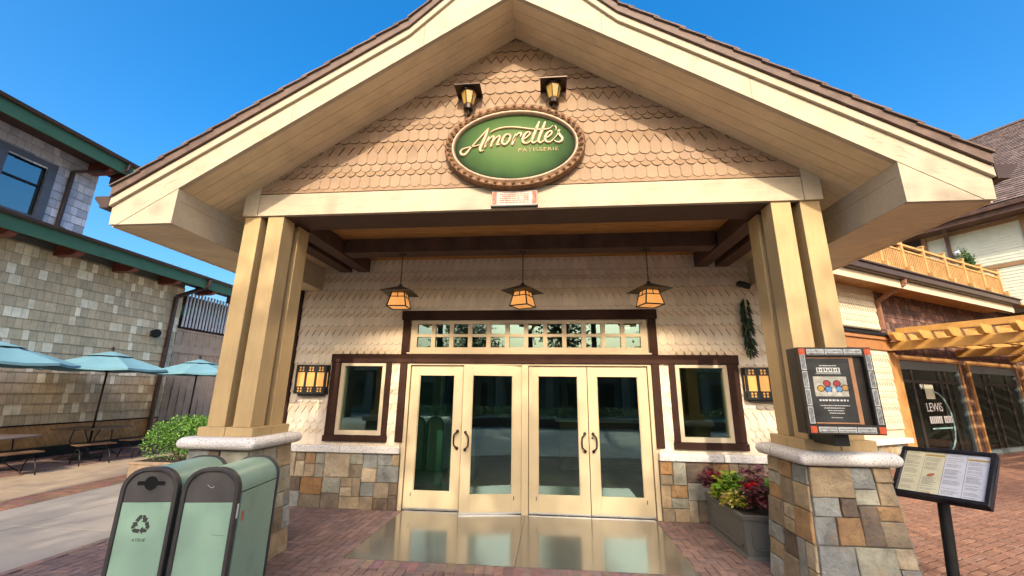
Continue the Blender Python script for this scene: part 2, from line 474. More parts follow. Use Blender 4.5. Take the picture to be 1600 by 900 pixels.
# side windows
for s in (-1, 1):
    x0, x1 = sorted((s * 3.126, s * 2.346))
    mb = MB(); f = .062
    mb.box(x0, x1, W_Y - .03, W_Y + .08, 2.185, 2.232); mb.box(x0, x1, W_Y - .03, W_Y + .08, 1.083, 1.155)
    mb.box(x0, x0 + f, W_Y - .03, W_Y + .08, 1.155, 2.185); mb.box(x1 - f, x1, W_Y - .03, W_Y + .08, 1.155, 2.185)
    w = mb.build('window', M['cream'], B, True, bevel=.005)
    mb = MB(); mb.poly([(x0 + .02, W_Y + .02, 1.11), (x1 - .02, W_Y + .02, 1.11), (x1 - .02, W_Y + .02, 2.22), (x0 + .02, W_Y + .02, 2.22)]); mb.build('pane', M['pane'], w, True)

# door frame and four leaves
mb = MB()
for s in (-1, 1):
    x0, x1 = sorted((s * 1.98, s * 1.925)); mb.box(x0, x1, W_Y - .02, W_Y + .1, 0, 2.234)
mb.box(-1.925, 1.925, W_Y - .02, W_Y + .1, 2.206, 2.234)
mb.box(-.066, .038, W_Y - .02, W_Y + .1, 0, 2.206)
mb.build('door_frame', M['door_cream'], B, True, bevel=.004)

def handle(parent, x, bow):
    mb = MB(); z0, z1 = .92, 1.175
    P = [(x, 0, z0), (x, -.055, z0 + .005), (x + bow * .045, -.062, z0 + .055), (x + bow * .05, -.062, z0 + .128), (x + bow * .045, -.062, z1 - .055), (x, -.055, z1 - .005), (x, 0, z1)]
    Q = []
    for i in range(len(P) - 1):
        a, b = Vector(P[i]), Vector(P[i + 1])
        Q += [a, a.lerp(b, .5)]
    Q.append(P[-1])
    mb.tube(Q, .0125, 8)
    for z in (z0, z1): mb.tube([(x, .001, z), (x, -.03, z)], .022, 10)
    return mb.build('handle', M['bronze'], parent, smooth=True)

def leaf_door(hx, sgn, w, ang, lock=False):
    """leaf hinged at hx, extending sgn*w; local y<0 is outside"""
    mb = MB(); st = .148; zt = 2.20; zb = .012
    def bx(a, b, z0, z1, y0=-.022, y1=.022):
        x0, x1 = sorted((sgn * a, sgn * b)); mb.box(x0, x1, y0, y1, z0, z1)
    bx(.003, st, zb, zt); bx(w - st, w - .003, zb, zt)
    bx(st, w - st, zt - .163, zt); bx(st, w - st, zb, .285)
    bx(st, st + .012, .285, zt - .163, -.012, .012); bx(w - st - .012, w - st, .285, zt - .163, -.012, .012)
    d = mb.build('door', M['door_cream'], B, bevel=.004)
    d.location = (hx, .038, 0); d.rotation_euler = (0, 0, ang)
    mb = MB(); x0, x1 = sorted((sgn * (st - .01), sgn * (w - st + .01))); mb.poly([(x0, 0, .27), (x1, 0, .27), (x1, 0, 2.05), (x0, 0, 2.05)])
    mb.build('pane', M['pane'], d)
    hx2 = sgn * (w - .062)
    o = handle(d, hx2, -sgn); o.location = (0, -.022, 0)
    mb = MB(); x0, x1 = sorted((sgn * .004, sgn * (w - .004))); mb.box(x0, x1, -.027, -.0225, .012, .040)
    mb.build('bottom_sweep', M['steel'], d)
    mb = MB(); x0 = sgn * (st - .03); mb.box(x0 - .006, x0 + .006, -.026, -.0225, .20, .255)
    mb.build('bolt', M['bronze'], d)
    if lock:
        mb = MB(); mb.tube([(sgn * (w - .05), -.022, 1.11), (sgn * (w - .05), -.032, 1.11)], .015, 12); mb.build('lock', M['bronze'], d)
    return d
M['steel'] = pm('brushed_steel', (.42, .43, .43), .35, .1, 30, metal=.8)
leaf_door(-1.918, 1, .888, 0)
d2 = leaf_door(-.070, -1, .945, R(10.5)); d2['label'] = 'door leaf standing slightly open'
leaf_door(.042, 1, .934, 0)
leaf_door(1.918, -1, .938, 0, True)

# ---- stone
STONE = [((.265, .275, .245), 5), ((.28, .27, .20), 5), ((.33, .25, .145), 5), ((.30, .18, .08), 1.6), ((.115, .085, .058), 5.5), ((.38, .31, .20), 3), ((.29, .155, .055), .8), ((.21, .165, .105), 6), ((.21, .22, .20), 3)]
def stone_tint():
    c = random.choices([s[0] for s in STONE], [s[1] for s in STONE])[0]
    j = random.uniform(.85, 1.15); return tuple(x * j for x in c)
def ashlar(u0, u1, v0, v1, out, smax=.58, smin=.12):
    w, h = u1 - u0, v1 - v0
    lim = random.uniform(.26, smax)
    if (w < lim and h < lim * .72) or (w < smin * 2 and h < smin * 2):
        out.append((u0, u1, v0, v1)); return
    if w > h * 1.15 or (w > h * .8 and random.random() < .4):
        if w < smin * 2: out.append((u0, u1, v0, v1)); return
        c = u0 + max(smin, min(w - smin, w * random.uniform(.33, .67)))
        ashlar(u0, c, v0, v1, out, smax, smin); ashlar(c, u1, v0, v1, out, smax, smin)
    else:
        if h < smin * 2: out.append((u0, u1, v0, v1)); return
        c = v0 + max(smin, min(h - smin, h * random.uniform(.35, .65)))
        ashlar(u0, u1, v0, c, out, smax, smin); ashlar(u0, u1, c, v1, out, smax, smin)
def stones(mb, u0, u1, v0, v1, fn, mi=0, **k):
    """fn(u, v, d) -> world point, d = distance proud of the wall"""
    out = []; ashlar(u0, u1, v0, v1, out, **k)
    for (a, b, c, d) in out:
        t = stone_tint(); g = .003; J = lambda: random.uniform(-.004, .004)
        p = random.uniform(.008, .030)
        q = [(a + g + J(), c + g + J()), (b - g + J(), c + g + J()), (b - g + J(), d - g + J()), (a + g + J(), d - g + J())]
        # slightly irregular outline: mid points
        loop = []
        for i in range(4):
            x0, y0 = q[i]; x1, y1 = q[(i + 1) % 4]
            loop.append((x0, y0)); loop.append(((x0 + x1) / 2 + J(), (y0 + y1) / 2 + J()))
        cx = sum(x for x, y in loop) / 8; cy = sum(y for x, y in loop) / 8
        def ins(x, y, e): 
            dx, dy = x - cx, y - cy; l = math.hypot(dx, dy); return x - dx / l * e, y - dy / l * e
        r0 = [fn(x, y, -.01) for x, y in loop]
        r1 = [fn(*ins(x, y, .001), p - .006) for x, y in loop]
        r2 = [fn(*ins(x, y, .009), p + random.uniform(-.002, .003)) for x, y in loop]
        n = 8
        fs = [(i, (i + 1) % n, n + (i + 1) % n, n + i) for i in range(n)] + [(n + i, n + (i + 1) % n, 2 * n + (i + 1) % n, 2 * n + i) for i in range(n)]
        fs += [(2 * n + i, 2 * n + (i + 1) % n, 3 * n) for i in range(n)]
        mb.add(r0 + r1 + r2 + [fn(cx, cy, p + random.uniform(0, .006))], fs, mi, t)

for s in (-1, 1):
    mb = MB(); x0, x1 = (-4.0, -1.995) if s < 0 else (1.995, 4.0)
    mb.box(x0, x1, W_Y - .04, W_Y + .003, 0, .815, 1)
    stones(mb, x0, x1, .0, .815, lambda u, v, d: (u, W_Y - .04 - d, v))
    wn = mb.build('stone_wainscot', [M['stone'], M['mortar']], B, True)
    mb = MB(); xs = [x0, x0 + 1.02, x1] if s < 0 else [x0, x0 + .92, x1]
    for a, b in zip(xs[:-1], xs[1:]): mb.box(a + .002, b - .002, W_Y - .10, W_Y - .0, .818, .928)
    mb.build('cap_stone', M['granite'], wn, True, bevel=.014, seg=3)

# ---- porch pillars
PX, PY = 3.075, 4.60
def pillar(s):
    cx = s * PX
    hb, ht, zt = .435, .352, 1.165
    def half(z): return hb + (ht - hb) * z / zt
    mb = MB()
    k = .012
    v = []
    for z in (0, zt):
        h = half(z) - k; v += [(cx - h, PY - h, z), (cx + h, PY - h, z), (cx + h, PY + h, z), (cx - h, PY + h, z)]
    mb.add(v, [(0, 1, 5, 4), (1, 2, 6, 5), (2, 3, 7, 6), (3, 0, 4, 7), (4, 5, 6, 7)], 1)
    for (dx, dy, nx, ny) in ((1, 0, 0, -1), (0, 1, 1, 0), (-1, 0, 0, 1), (0, -1, -1, 0)):
        def fn(u, vv, d, dx=dx, dy=dy, nx=nx, ny=ny):
            h = half(vv) - k
            return (cx + dx * u * h + nx * (h + d), PY + dy * u * h + ny * (h + d), vv)
        # u in -1..1 scaled
        out = []; ashlar(-.40, .40, 0, zt, out, smax=.50)
        def fn2(u, vv, d): return fn(u / .40, vv, d)
        stones(mb, -.40, .40, 0, zt, fn2, smax=.50)
    p = mb.build('pillar', [M['stone'], M['mortar']], B, True)
    # bull-nosed granite cap: split in blocks
    mb = MB(); prof = []
    for i in range(9):
        a = -math.pi / 2 + math.pi * i / 8
        prof.append((.385 + .052 * math.cos(a), 1.232 + .060 * math.sin(a)))
    loopz = []
    vs = []; nn = 4
    def ring(h, z):
        r = .03; pts = []
        for (qx, qy, a0) in ((1, -1, -90), (1, 1, 0), (-1, 1, 90), (-1, -1, 180)):
            for j in range(5):
                a = R(a0 + j * 22.5); pts.append((cx + qx * (h - r) + r * math.cos(a), PY + qy * (h - r) + r * math.sin(a), z))
        return pts
    rings = [ring(.30, 1.168)] + [ring(h, z) for h, z in prof] + [ring(.30, 1.294)]
    m = len(rings[0]); fs = []
    for i in range(len(rings) - 1):
        for j in range(m): fs.append((i * m + j, i * m + (j + 1) % m, (i + 1) * m + (j + 1) % m, (i + 1) * m + j))
    fs += [tuple(range(m))[::-1], tuple(range((len(rings) - 1) * m, len(rings) * m))]
    mb.add([q for rg in rings for q in rg], fs)
    mb.build('cap_stone', M['granite'], p, True, autos=True)
    mb = MB()   # joints of the cap
    for (a, b) in ((s * -.14, -1), (s * -.14, 1)):
        pts = [(h * 1.001 + .0008, z) for h, z in prof]
        for (h0, z0), (h1, z1) in zip(pts[:-1], pts[1:]):
            xx = cx - s * h0; x1 = cx - s * h1
            if b < 0: mb.poly([(xx, PY - .003 + .1, z0), (xx, PY + .003 + .1, z0), (x1, PY + .003 + .1, z1), (x1, PY - .003 + .1, z1)])
    mb.build('cap_joint', M['mortar'], p, True)
    mb = MB()
    for (ax, bx_) in ((-.315, -.003), (.003, .315)):
        for (ay, by) in ((-.315, -.003), (.003, .315)):
            mb.box(cx + ax, cx + bx_, PY + ay, PY + by, 1.293, 1.388)
    mb.build('plinth', M['yellow'], p, True, bevel=.006)
    for x0 in (-.255, .045):
        for y0 in (-.27, .05):
            mb = MB(); mb.box(cx + x0, cx + x0 + .205, PY + y0, PY + y0 + .22, 1.388, 3.842)
            mb.build('post', M['yellow'], p, True, bevel=.006)
    mb = MB(); mb.box(cx - .2, cx + .2, PY - .2, PY + .2, 1.388, 3.84); mb.build('post_core', M['yellow'], p, True) if 0 else None
    return p
for s in (-1, 1): pillar(s)

# ---- gable
mb = MB(); GB = 4.125
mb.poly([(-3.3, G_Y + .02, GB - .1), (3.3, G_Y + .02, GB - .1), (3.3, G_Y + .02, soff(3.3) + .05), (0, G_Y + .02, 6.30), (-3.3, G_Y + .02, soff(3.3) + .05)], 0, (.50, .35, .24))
def gclip(x, zb, zt, w):
    if abs(x) > 3.21 or zb > soff(abs(x) - w / 2) + .02 or zt < GB + .03: return None
    if zb < GB + .005: return (GB + .005, zt) if zt > GB + .06 else None
    return zb, zt
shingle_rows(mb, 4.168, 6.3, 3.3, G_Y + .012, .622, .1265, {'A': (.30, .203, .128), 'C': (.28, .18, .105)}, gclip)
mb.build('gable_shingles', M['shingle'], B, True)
mb = MB()
mb.box(-.004, 3.158, G_Y - .004, G_Y + .05, 3.843, GB, 0); mb.box(-3.158, -.008, G_Y - .004, G_Y + .05, 3.843, GB, 0)
for s in (-1, 1):
    pts = [(s * 3.162, G_Y - .012, 3.843), (s * 3.35, G_Y - .012, 3.843), (s * 3.35, G_Y - .012, soff(3.35) + .01), (s * 3.162, G_Y - .012, soff(3.162) + .01)]
    mb.extrude(pts, (0, .32, 0))
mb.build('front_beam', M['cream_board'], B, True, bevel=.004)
mb = MB()
mb.box(-3.15, 3.15, G_Y + .052, G_Y + .31, 3.842, 4.10)
mb.box(-3.15, 3.15, G_Y + .335, G_Y + .53, 3.865, 4.10)
mb.box(-2.78, 2.78, 5.72, 5.98, 3.85, 4.10)
for s in (-1, 1):
    for a, b in ((2.80, 3.01), (3.13, 3.34)):
        x0, x1 = sorted((s * a, s * b)); mb.box(x0, x1, G_Y + .54, W_Y - .02, 3.835, 4.07)
mb.build('porch_beams', M['darkbrown'], B, True, bevel=.005)
mb = MB()
y = G_Y + .33
while y < W_Y - .02:
    mb.box(-3.34, 3.34, y + .002, y + .085, 4.075, 4.095); y += .088
mb.box(-3.34, 3.34, G_Y + .3, W_Y, 4.096, 4.11)
mb.box(-2.79, 2.79, W_Y - .06, W_Y - .018, 4.055, 4.074)
mb.build('porch_ceiling', M['planks'], B, True)

# ---- soffits, box beams, fascia
mb = MB()
ys = [3.752 + i * .14 for i in range(22)]
for s in (-1, 1):
    for a in ys:
        b = a + .1345
        pts = [(0, a, 6.247), (s * 3.70, a, soff(3.70)), (s * 3.70, a, soff(3.70) + .02), (0, a, 6.267)]
        mb.extrude(pts, (0, b - a, 0), 0)
    mb.extrude([(0, 3.752, 6.262), (s * 3.7, 3.752, soff(3.7) + .015), (s * 3.7, 3.752, soff(3.7) + .03), (0, 3.752, 6.28)], (0, 8.6, 0), 0)
    y = 3.752
    while y < 12.4:
        x0, x1 = sorted((s * 3.655, s * 4.372)); mb.box(x0, x1, y, y + .096, 3.506, 3.524); y += .1
    x0, x1 = sorted((s * 3.655, s * 4.372)); mb.box(x0, x1, 3.752, 12.4, 3.526, 3.54)
    x0, x1 = sorted((s * 4.36, s * 4.395)); mb.box(x0, x1, 3.752, 12.4, 3.50, 3.72)
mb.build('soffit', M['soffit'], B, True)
for s in (-1, 1):
    mb = MB(); x0, x1 = sorted((s * 3.6432, s * 3.653))
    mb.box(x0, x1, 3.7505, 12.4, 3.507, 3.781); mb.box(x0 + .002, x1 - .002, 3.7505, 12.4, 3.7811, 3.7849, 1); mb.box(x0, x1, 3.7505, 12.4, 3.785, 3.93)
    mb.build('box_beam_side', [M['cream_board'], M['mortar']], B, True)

TT = [(4.40, 3.807), (1.17, 5.835), (0, 6.985)]
TBm = [(4.40, 3.712), (1.17, 5.742), (0, 6.885)]
mb = MB()
for s in (-1, 1):
    P = [(0, 6.247), (4.286, 3.508), (4.377, 3.508), (4.395, 3.80), (1.17, 5.828), (0, 6.975)]
    mb.extrude([(s * x, F_Y, z) for x, z in P], (0, .05, 0))
    Q = [(3.643, 3.913), (4.276, 3.508), (3.643, 3.508)]
    mb.extrude([(s * x, F_Y + .003, z) for x, z in Q], (0, .047, 0))
for i in range(34):   # hairline paint cracks and nail heads
    s = random.choice((-1, 1)); x = random.uniform(1.3, 4.2); z = soff(x) + random.uniform(.03, .26) * (1 if x < 3.7 else .8); l = random.uniform(.02, .11); dz = SL * random.uniform(.6, 1.4)
    if z < 3.55: continue
    mb.poly([(s * x, F_Y - .0006, z), (s * (x + l), F_Y - .0006, z - l * dz), (s * (x + l), F_Y - .0006, z - l * dz + .004), (s * x, F_Y - .0006, z + .0035)], 1)
for s in (-1, 1):
    for x in (1.0, 2.45): mb.poly([(s * x, F_Y - .0007, soff(x) + .004), (s * (x + .004), F_Y - .0007, soff(x) + .004), (s * (x + .004), F_Y - .0007, soff(x) + .28), (s * x, F_Y - .0007, soff(x) + .28)], 1)
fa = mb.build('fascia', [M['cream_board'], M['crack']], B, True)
mb = MB()
for s in (-1, 1):
    P = TBm + TT[::-1]
    mb.extrude([(s * x, F_Y - .032, z) for x, z in P], (0, .032, 0))
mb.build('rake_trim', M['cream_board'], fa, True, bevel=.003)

mb = MB()
for s in (-1, 1):
    lo = [(4.385, 3.825), (1.17, 5.837), (0, 6.987)]; hi = [(x, z + .095) for x, z in lo]
    mb.extrude([(s * x, F_Y - .06, z) for x, z in lo + hi[::-1]], (0, 8.9, 0), 0)
    # shingle courses
    for (xa, za), (xb, zb) in ((hi[0], hi[1]), (hi[1], hi[2])):
        d = Vector((xb - xa, 0, zb - za)); Ld = d.length; d.normalize(); nrm = Vector((-d.z, 0, d.x))
        if nrm.z < 0: nrm = -nrm
        q = 0
        while q < Ld - .05:
            a = Vector((xa, 0, za)) + d * (q + .0) + nrm * .030; b = Vector((xa, 0, za)) + d * min(q + .36, Ld) + nrm * .006
            yy = F_Y - .085
            while yy < 12.4:
                wd = random.uniform(.16, .34) if yy < 5 else 7.5
                y2 = min(yy + wd, 12.5); fy = random.uniform(-.008, .008) if yy > F_Y else 0
                pts = [(s * a.x, yy + .002, a.z), (s * b.x, yy + .002, b.z), (s * (b.x), yy + .002, b.z - .014), (s * a.x, yy + .002, a.z - .018)]
                g = random.uniform(.75, 1.2)
                mb.extrude(pts, (0, y2 - yy - .004, 0), 1, (.150 * g, .105 * g, .082 * g)); yy = y2
            q += .30
M['roofshingle'] = pm('roof_shingles', (1, 1, 1), .85, .25, 12, .5, 60, attr=True)
rf = mb.build('roof', [M['roofbrown'], M['roofshingle']], B, True)
for s in (-1, 1):
    mb = MB()
    P = [(4.405, 3.695), (4.505, 3.695), (4.515, 3.73), (4.59, 3.80), (4.59, 3.832), (4.578, 3.832), (4.575, 3.806), (4.50, 3.74), (4.494, 3.708), (4.418, 3.708), (4.418, 3.83), (4.405, 3.83)]
    mb.extrude([(s * x, F_Y - .03, z) for x, z in P], (0, 8.7, 0))
    P = [(4.405, 3.695), (4.505, 3.695), (4.515, 3.73), (4.59, 3.80), (4.59, 3.832), (4.405, 3.832)]
    mb.extrude([(s * x, F_Y - .034, z) for x, z in P], (0, .006, 0))
    mb.build('gutter', M['gutter'], rf, True)
# ------------------------------------------------------------------ lettering
def catmull(P, n=10):
    out = []
    Q = [P[0]] + list(P) + [P[-1]]
    for i in range(1, len(Q) - 2):
        p0, p1, p2, p3 = Q[i - 1], Q[i], Q[i + 1], Q[i + 2]
        for k in range(n):
            t = k / n
            out.append(tuple(.5 * ((2 * b) + (-a + c) * t + (2 * a - 5 * b + 4 * c - d) * t * t + (-a + 3 * b - 3 * c + d) * t ** 3) for a, b, c, d in zip(p0, p1, p2, p3)))
    out.append(tuple(P[-1])); return out

def stroke(mb, pts, fn, depth, mi=0):
    """pts: (x, y, halfwidth); brush stroke as a raised ribbon with bevelled edge; fn(x, y, d) -> 3D"""
    C = catmull(pts, 8); vs = []
    n = len(C)
    for i, (x, y, w) in enumerate(C):
        a = C[max(i - 1, 0)]; b = C[min(i + 1, n - 1)]
        dx, dy = b[0] - a[0], b[1] - a[1]; l = math.hypot(dx, dy) or 1
        nx, ny = -dy / l, dx / l
        for (o, d) in ((1, 0), (.95, depth * .6), (.55, depth), (-.55, depth), (-.95, depth * .6), (-1, 0)):
            vs.append(fn(x + nx * w * o, y + ny * w * o, d))
    fs = []
    for i in range(n - 1):
        for k in range(5): fs.append((i * 6 + k, i * 6 + k + 1, (i + 1) * 6 + k + 1, (i + 1) * 6 + k))
    fs += [tuple(range(6)), tuple(range((n - 1) * 6, n * 6))[::-1]]
    mb.add(vs, fs, mi)
    # round ends
    for (x, y, w) in (C[0], C[-1]):
        ring = [fn(x + w * math.cos(a), y + w * math.sin(a), 0) for a in [2 * math.pi * k / 10 for k in range(10)]]
        ring2 = [fn(x + w * .6 * math.cos(a), y + w * .6 * math.sin(a), depth * .98) for a in [2 * math.pi * k / 10 for k in range(10)]]
        mb.add(ring + ring2, [(k, (k + 1) % 10, 10 + (k + 1) % 10, 10 + k) for k in range(10)] + [tuple(range(10, 20))], mi)

def text(name, s, size, loc, rot, mat, parent, extrude=.003, shear=0, space=1.0, align='LEFT', bevel=0, xs=1.0):
    cu = bpy.data.curves.new(name, 'FONT'); cu.body = s; cu.size = size; cu.extrude = extrude; cu.shear = shear
    cu.space_character = space; cu.align_x = align; cu.bevel_depth = bevel
    o = bpy.data.objects.new(name, cu); COL.objects.link(o)
    bpy.context.view_layer.update()
    me = bpy.data.meshes.new_from_object(o.evaluated_get(bpy.context.evaluated_depsgraph_get()))
    bpy.data.objects.remove(o)
    o = bpy.data.objects.new(name, me); COL.objects.link(o)
    me.materials.clear(); me.materials.append(mat)
    me.transform(Matrix.Diagonal((xs, 1, 1, 1)))
    o.location = loc; o.rotation_euler = rot
    o.parent = parent
    return o

def scribble(mb, x0, x1, y, h, fn, d, mi=0, fill=.8, wmin=.5, wmax=2.2):
    """a printed line too small to read: word-long strokes"""
    x = x0
    while x < x1:
        w = h * random.uniform(wmin, wmax); e = min(x + w, x1)
        hh = h * random.uniform(.75, 1.0)
        mb.poly([fn(x, y, d), fn(e, y, d), fn(e, y + hh, d), fn(x, y + hh, d)], mi)
        x = e + h * random.uniform(.25, .5) / fill

# ------------------------------------------------------------------ oval sign
SC = Vector((0.0, G_Y - .035, 4.615))
sg = thing('shop_sign', 'oval green shop sign in a carved bronze frame under the porch gable', 'sign', SC)
AX, AZ = .835, .560
mb = MB()
prof = [(0, .0), (0, .055), (.018, .075), (.030, .082), (.085, .070), (.095, .050), (.102, .062), (.116, .075), (.134, .070), (.146, .05), (.150, .02), (.150, .0)]
n = 96; vs = []; fs = []; mm = len(prof)
for i in range(n):
    a = 2 * math.pi * i / n
    for (ins, d) in prof:
        vs.append(((AX - ins * .80) * math.cos(a), -d, (AZ - ins * .86) * math.sin(a)))
for i in range(n):
    for k in range(mm - 1):
        mi = 1 if k >= 5 else 0
        mb.add([vs[i * mm + k], vs[i * mm + k + 1], vs[((i + 1) % n) * mm + k + 1], vs[((i + 1) % n) * mm + k]], [(0, 1, 2, 3)], mi)
M['carved'] = pm('carved_bronze_frame', (.17, .088, .04), .5, .35, 14, .4, 60, metal=.25, dirt=(.07, .035, .018), dirt_scale=9, dirt_amt=.75)
M['pinkband'] = pm('copper_band', (.36, .25, .165), .45, .15, 8, .1, 40, metal=.2, dirt=(.30, .16, .09), dirt_scale=14, dirt_amt=.4)
nb = 46
for i in range(nb):
    a = 2 * math.pi * (i + .5) / nb; ex, ez = AX - .047, AZ - .050
    c = Vector((ex * math.cos(a), -.072, ez * math.sin(a)))
    t = Vector((-ex * math.sin(a), 0, ez * math.cos(a))).normalized(); nn = Vector((0, -1, 0)); o = t.cross(nn)
    sub = [(0, 0)]
    rings = []
    for (rr, dd) in ((.034, 0), (.033, .010), (.027, .012), (.024, .003), (.021, .016), (.012, .027), (.001, .031)):
        rings.append([c + t * rr * math.cos(b) * .95 + o * rr * math.sin(b) * 1.15 + nn * dd for b in [2 * math.pi * k / 10 for k in range(10)]])
    fs = []
    for r_ in range(len(rings) - 1):
        for k in range(10): fs.append((r_ * 10 + k, r_ * 10 + (k + 1) % 10, (r_ + 1) * 10 + (k + 1) % 10, (r_ + 1) * 10 + k))
    mb.add([p for r_ in rings for p in r_], fs)
fr = mb.build('frame', [M['carved'], M['pinkband']], sg, smooth=True)
# green panel: colour runs from mid green to a near-black lower rim, pale centre
def signpaint():
    m, t, p = nt('sign_green_paint'); N = t.nodes.new
    tc = N('ShaderNodeTexCoord'); sp = N('ShaderNodeSeparateXYZ'); L(t, tc.outputs['Object'], sp.inputs['Vector'])
    n = N('ShaderNodeTexNoise'); n.inputs['Scale'].default_value = 3; n.inputs['Detail'].default_value = 5; L(t, tc.outputs['Object'], n.inputs['Vector'])
    def mth(op, a, b):
        q = N('ShaderNodeMath'); q.operation = op
        for i, v in enumerate((a, b)):
            if isinstance(v, (int, float)): q.inputs[i].default_value = v
            elif v is not None: L(t, v, q.inputs[i])
        return q.outputs[0]
    x2 = mth('POWER', mth('ABSOLUTE', mth('DIVIDE', sp.outputs['X'], .72), None), 2.0)
    z2 = mth('POWER', mth('ABSOLUTE', mth('DIVIDE', mth('SUBTRACT', sp.outputs['Z'], .06), .50), None), 2.0)
    r = mth('ADD', mth('ADD', x2, z2), mth('MULTIPLY', mth('SUBTRACT', n.outputs['Fac'], .5), .35))
    low = mth('MULTIPLY', mth('LESS_THAN', sp.outputs['Z'], -.1), 0)
    cr = N('ShaderNodeValToRGB'); e = cr.color_ramp.elements
    e[0].position = 0.0; e[0].color = (.115, .165, .055, 1)
    e[1].position = 1.0; e[1].color = (.012, .02, .01, 1)
    q = e.new(.38); q.color = (.060, .115, .034, 1); q = e.new(.72); q.color = (.036, .072, .024, 1)
    L(t, mth("MULTIPLY", r, 1.0), cr.inputs["Fac"])
    L(t, cr.outputs['Color'], p.inputs['Base Color']); p.inputs['Roughness'].default_value = .85; p.inputs['Specular IOR Level'].default_value = .12
    return m
M['signpaint'] = signpaint()
mb = MB(); ring = [((AX - .11) * math.cos(2 * math.pi * i / 72), -.022, (AZ - .118) * math.sin(2 * math.pi * i / 72)) for i in range(72)]
mb.poly(ring)
mb.build('face', M['signpaint'], sg)
kx = .001021; 
def sf(x, y, d): return ((x - 792) * kx, -.022 - d, (343 - y) * kx * 1.10)
M['letter'] = pm('gilded_letters', (.44, .31, .17), .45, .1, 10, .1, 50, dirt=(.36, .22, .11), dirt_scale=12, dirt_amt=.3)
M['letter2'] = pm('worn_letters', (.36, .27, .12), .6, .2, 30)
strokes = [
 [(484, 115, 8), (440, 165, 11), (375, 235, 11), (318, 300, 11), (262, 365, 14), (215, 418, 17), (172, 415, 17), (160, 380, 14), (190, 352, 11), (250, 338, 9), (320, 326, 9), (382, 312, 8)],
 [(484, 118, 9), (455, 200, 19), (420, 285, 21), (392, 350, 20), (398, 385, 15), (432, 378, 7)],
 [(492, 222, 10), (468, 285, 17), (448, 340, 15)],
 [(455, 322, 8), (495, 250, 10), (535, 216, 13), (552, 226, 14), (535, 280, 17), (518, 335, 14)],
 [(530, 310, 8), (565, 250, 10), (605, 215, 13), (622, 226, 14), (604, 280, 17), (592, 320, 13), (622, 316, 7)],
 [(735, 200, 13), (690, 205, 15), (655, 255, 18), (652, 305, 16), (690, 318, 14), (732, 272, 17), (745, 222, 15), (728, 198, 10)],
 [(806, 206, 13), (788, 262, 20), (768, 322, 15)],
 [(776, 290, 8), (806, 228, 11), (842, 192, 14), (872, 196, 18), (862, 232, 10)],
 [(888, 272, 8), (938, 245, 11), (972, 205, 13), (958, 180, 11), (918, 205, 16), (890, 262, 20), (902, 308, 16), (952, 312, 11), (1000, 272, 7)],
 [(1082, 66, 15), (1052, 140, 20), (1018, 225, 20), (996, 290, 18), (1018, 316, 13), (1062, 292, 7)],
 [(1152, 74, 15), (1124, 145, 20), (1092, 225, 20), (1072, 290, 18), (1096, 316, 13), (1142, 288, 7)],
 [(512, 166, 6), (560, 138, 9), (640, 116, 11), (740, 110, 11), (850, 122, 11), (960, 142, 11), (1060, 156, 10), (1150, 158, 10), (1205, 148, 8), (1242, 118, 4)],
 [(1146, 268, 8), (1195, 245, 11), (1228, 205, 13), (1214, 182, 11), (1176, 205, 16), (1150, 262, 20), (1164, 305, 16), (1212, 310, 11), (1262, 262, 7)],
 [(1268, 125, 10), (1280, 150, 9), (1272, 178, 4)],
 [(1262, 268, 6), (1300, 215, 10), (1318, 172, 10), (1302, 190, 12), (1320, 235, 17), (1348, 275, 18), (1330, 312, 15), (1285, 316, 11), (1256, 296, 8)],
]
mb = MB()
for s_ in strokes: stroke(mb, s_, sf, .022)
mb.build('lettering', M['letter'], sg, autos=True)
o = text('small_lettering', 'PATISSERIE', .066, (sf(834, 408, 0)[0], -.024, sf(834, 408, 0)[2]), (R(90), 0, 0), M['letter2'], sg, .004, 0, 1.12, xs=1.36)

# small painted plaque on the beam under the sign
pl = thing('plaque', 'small faded painted plaque fixed to the cream beam under the oval sign', 'plaque', (0.005, G_Y - .02, 3.955))
mb = MB(); mb.box(-.262, .262, -.022, .016, -.088, .095)
M['plq'] = pm('faded_plaque', (.52, .44, .38), .6, .25, 16, dirt=(.36, .14, .07), dirt_scale=11, dirt_amt=.8)
mb.build('board', M['plq'], pl, bevel=.004)
M['rust'] = pm('faded_red_print', (.36, .13, .07), .6, .3, 20, dirt=(.55, .45, .36), dirt_scale=16, dirt_amt=.7)
mb = MB(); f = lambda x, y, d: (x, -.0235 - d, y)
for x0, x1 in ((-.255, -.205), (.205, .255)): mb.poly([f(x0, -.075, 0), f(x1, -.075, 0), f(x1, .085, 0), f(x0, .085, 0)])
for i in range(5): scribble(mb, -.17, .17, -.06 + i * .026, .014, f, .0003, 0, .8, 1, 4)
mb.build('print', M['rust'], pl)
mb = MB(); mb.box(-.272, .272, -.03, .01, -.104, -.0885); mb.build('ledge', M['black'], pl, bevel=.003)

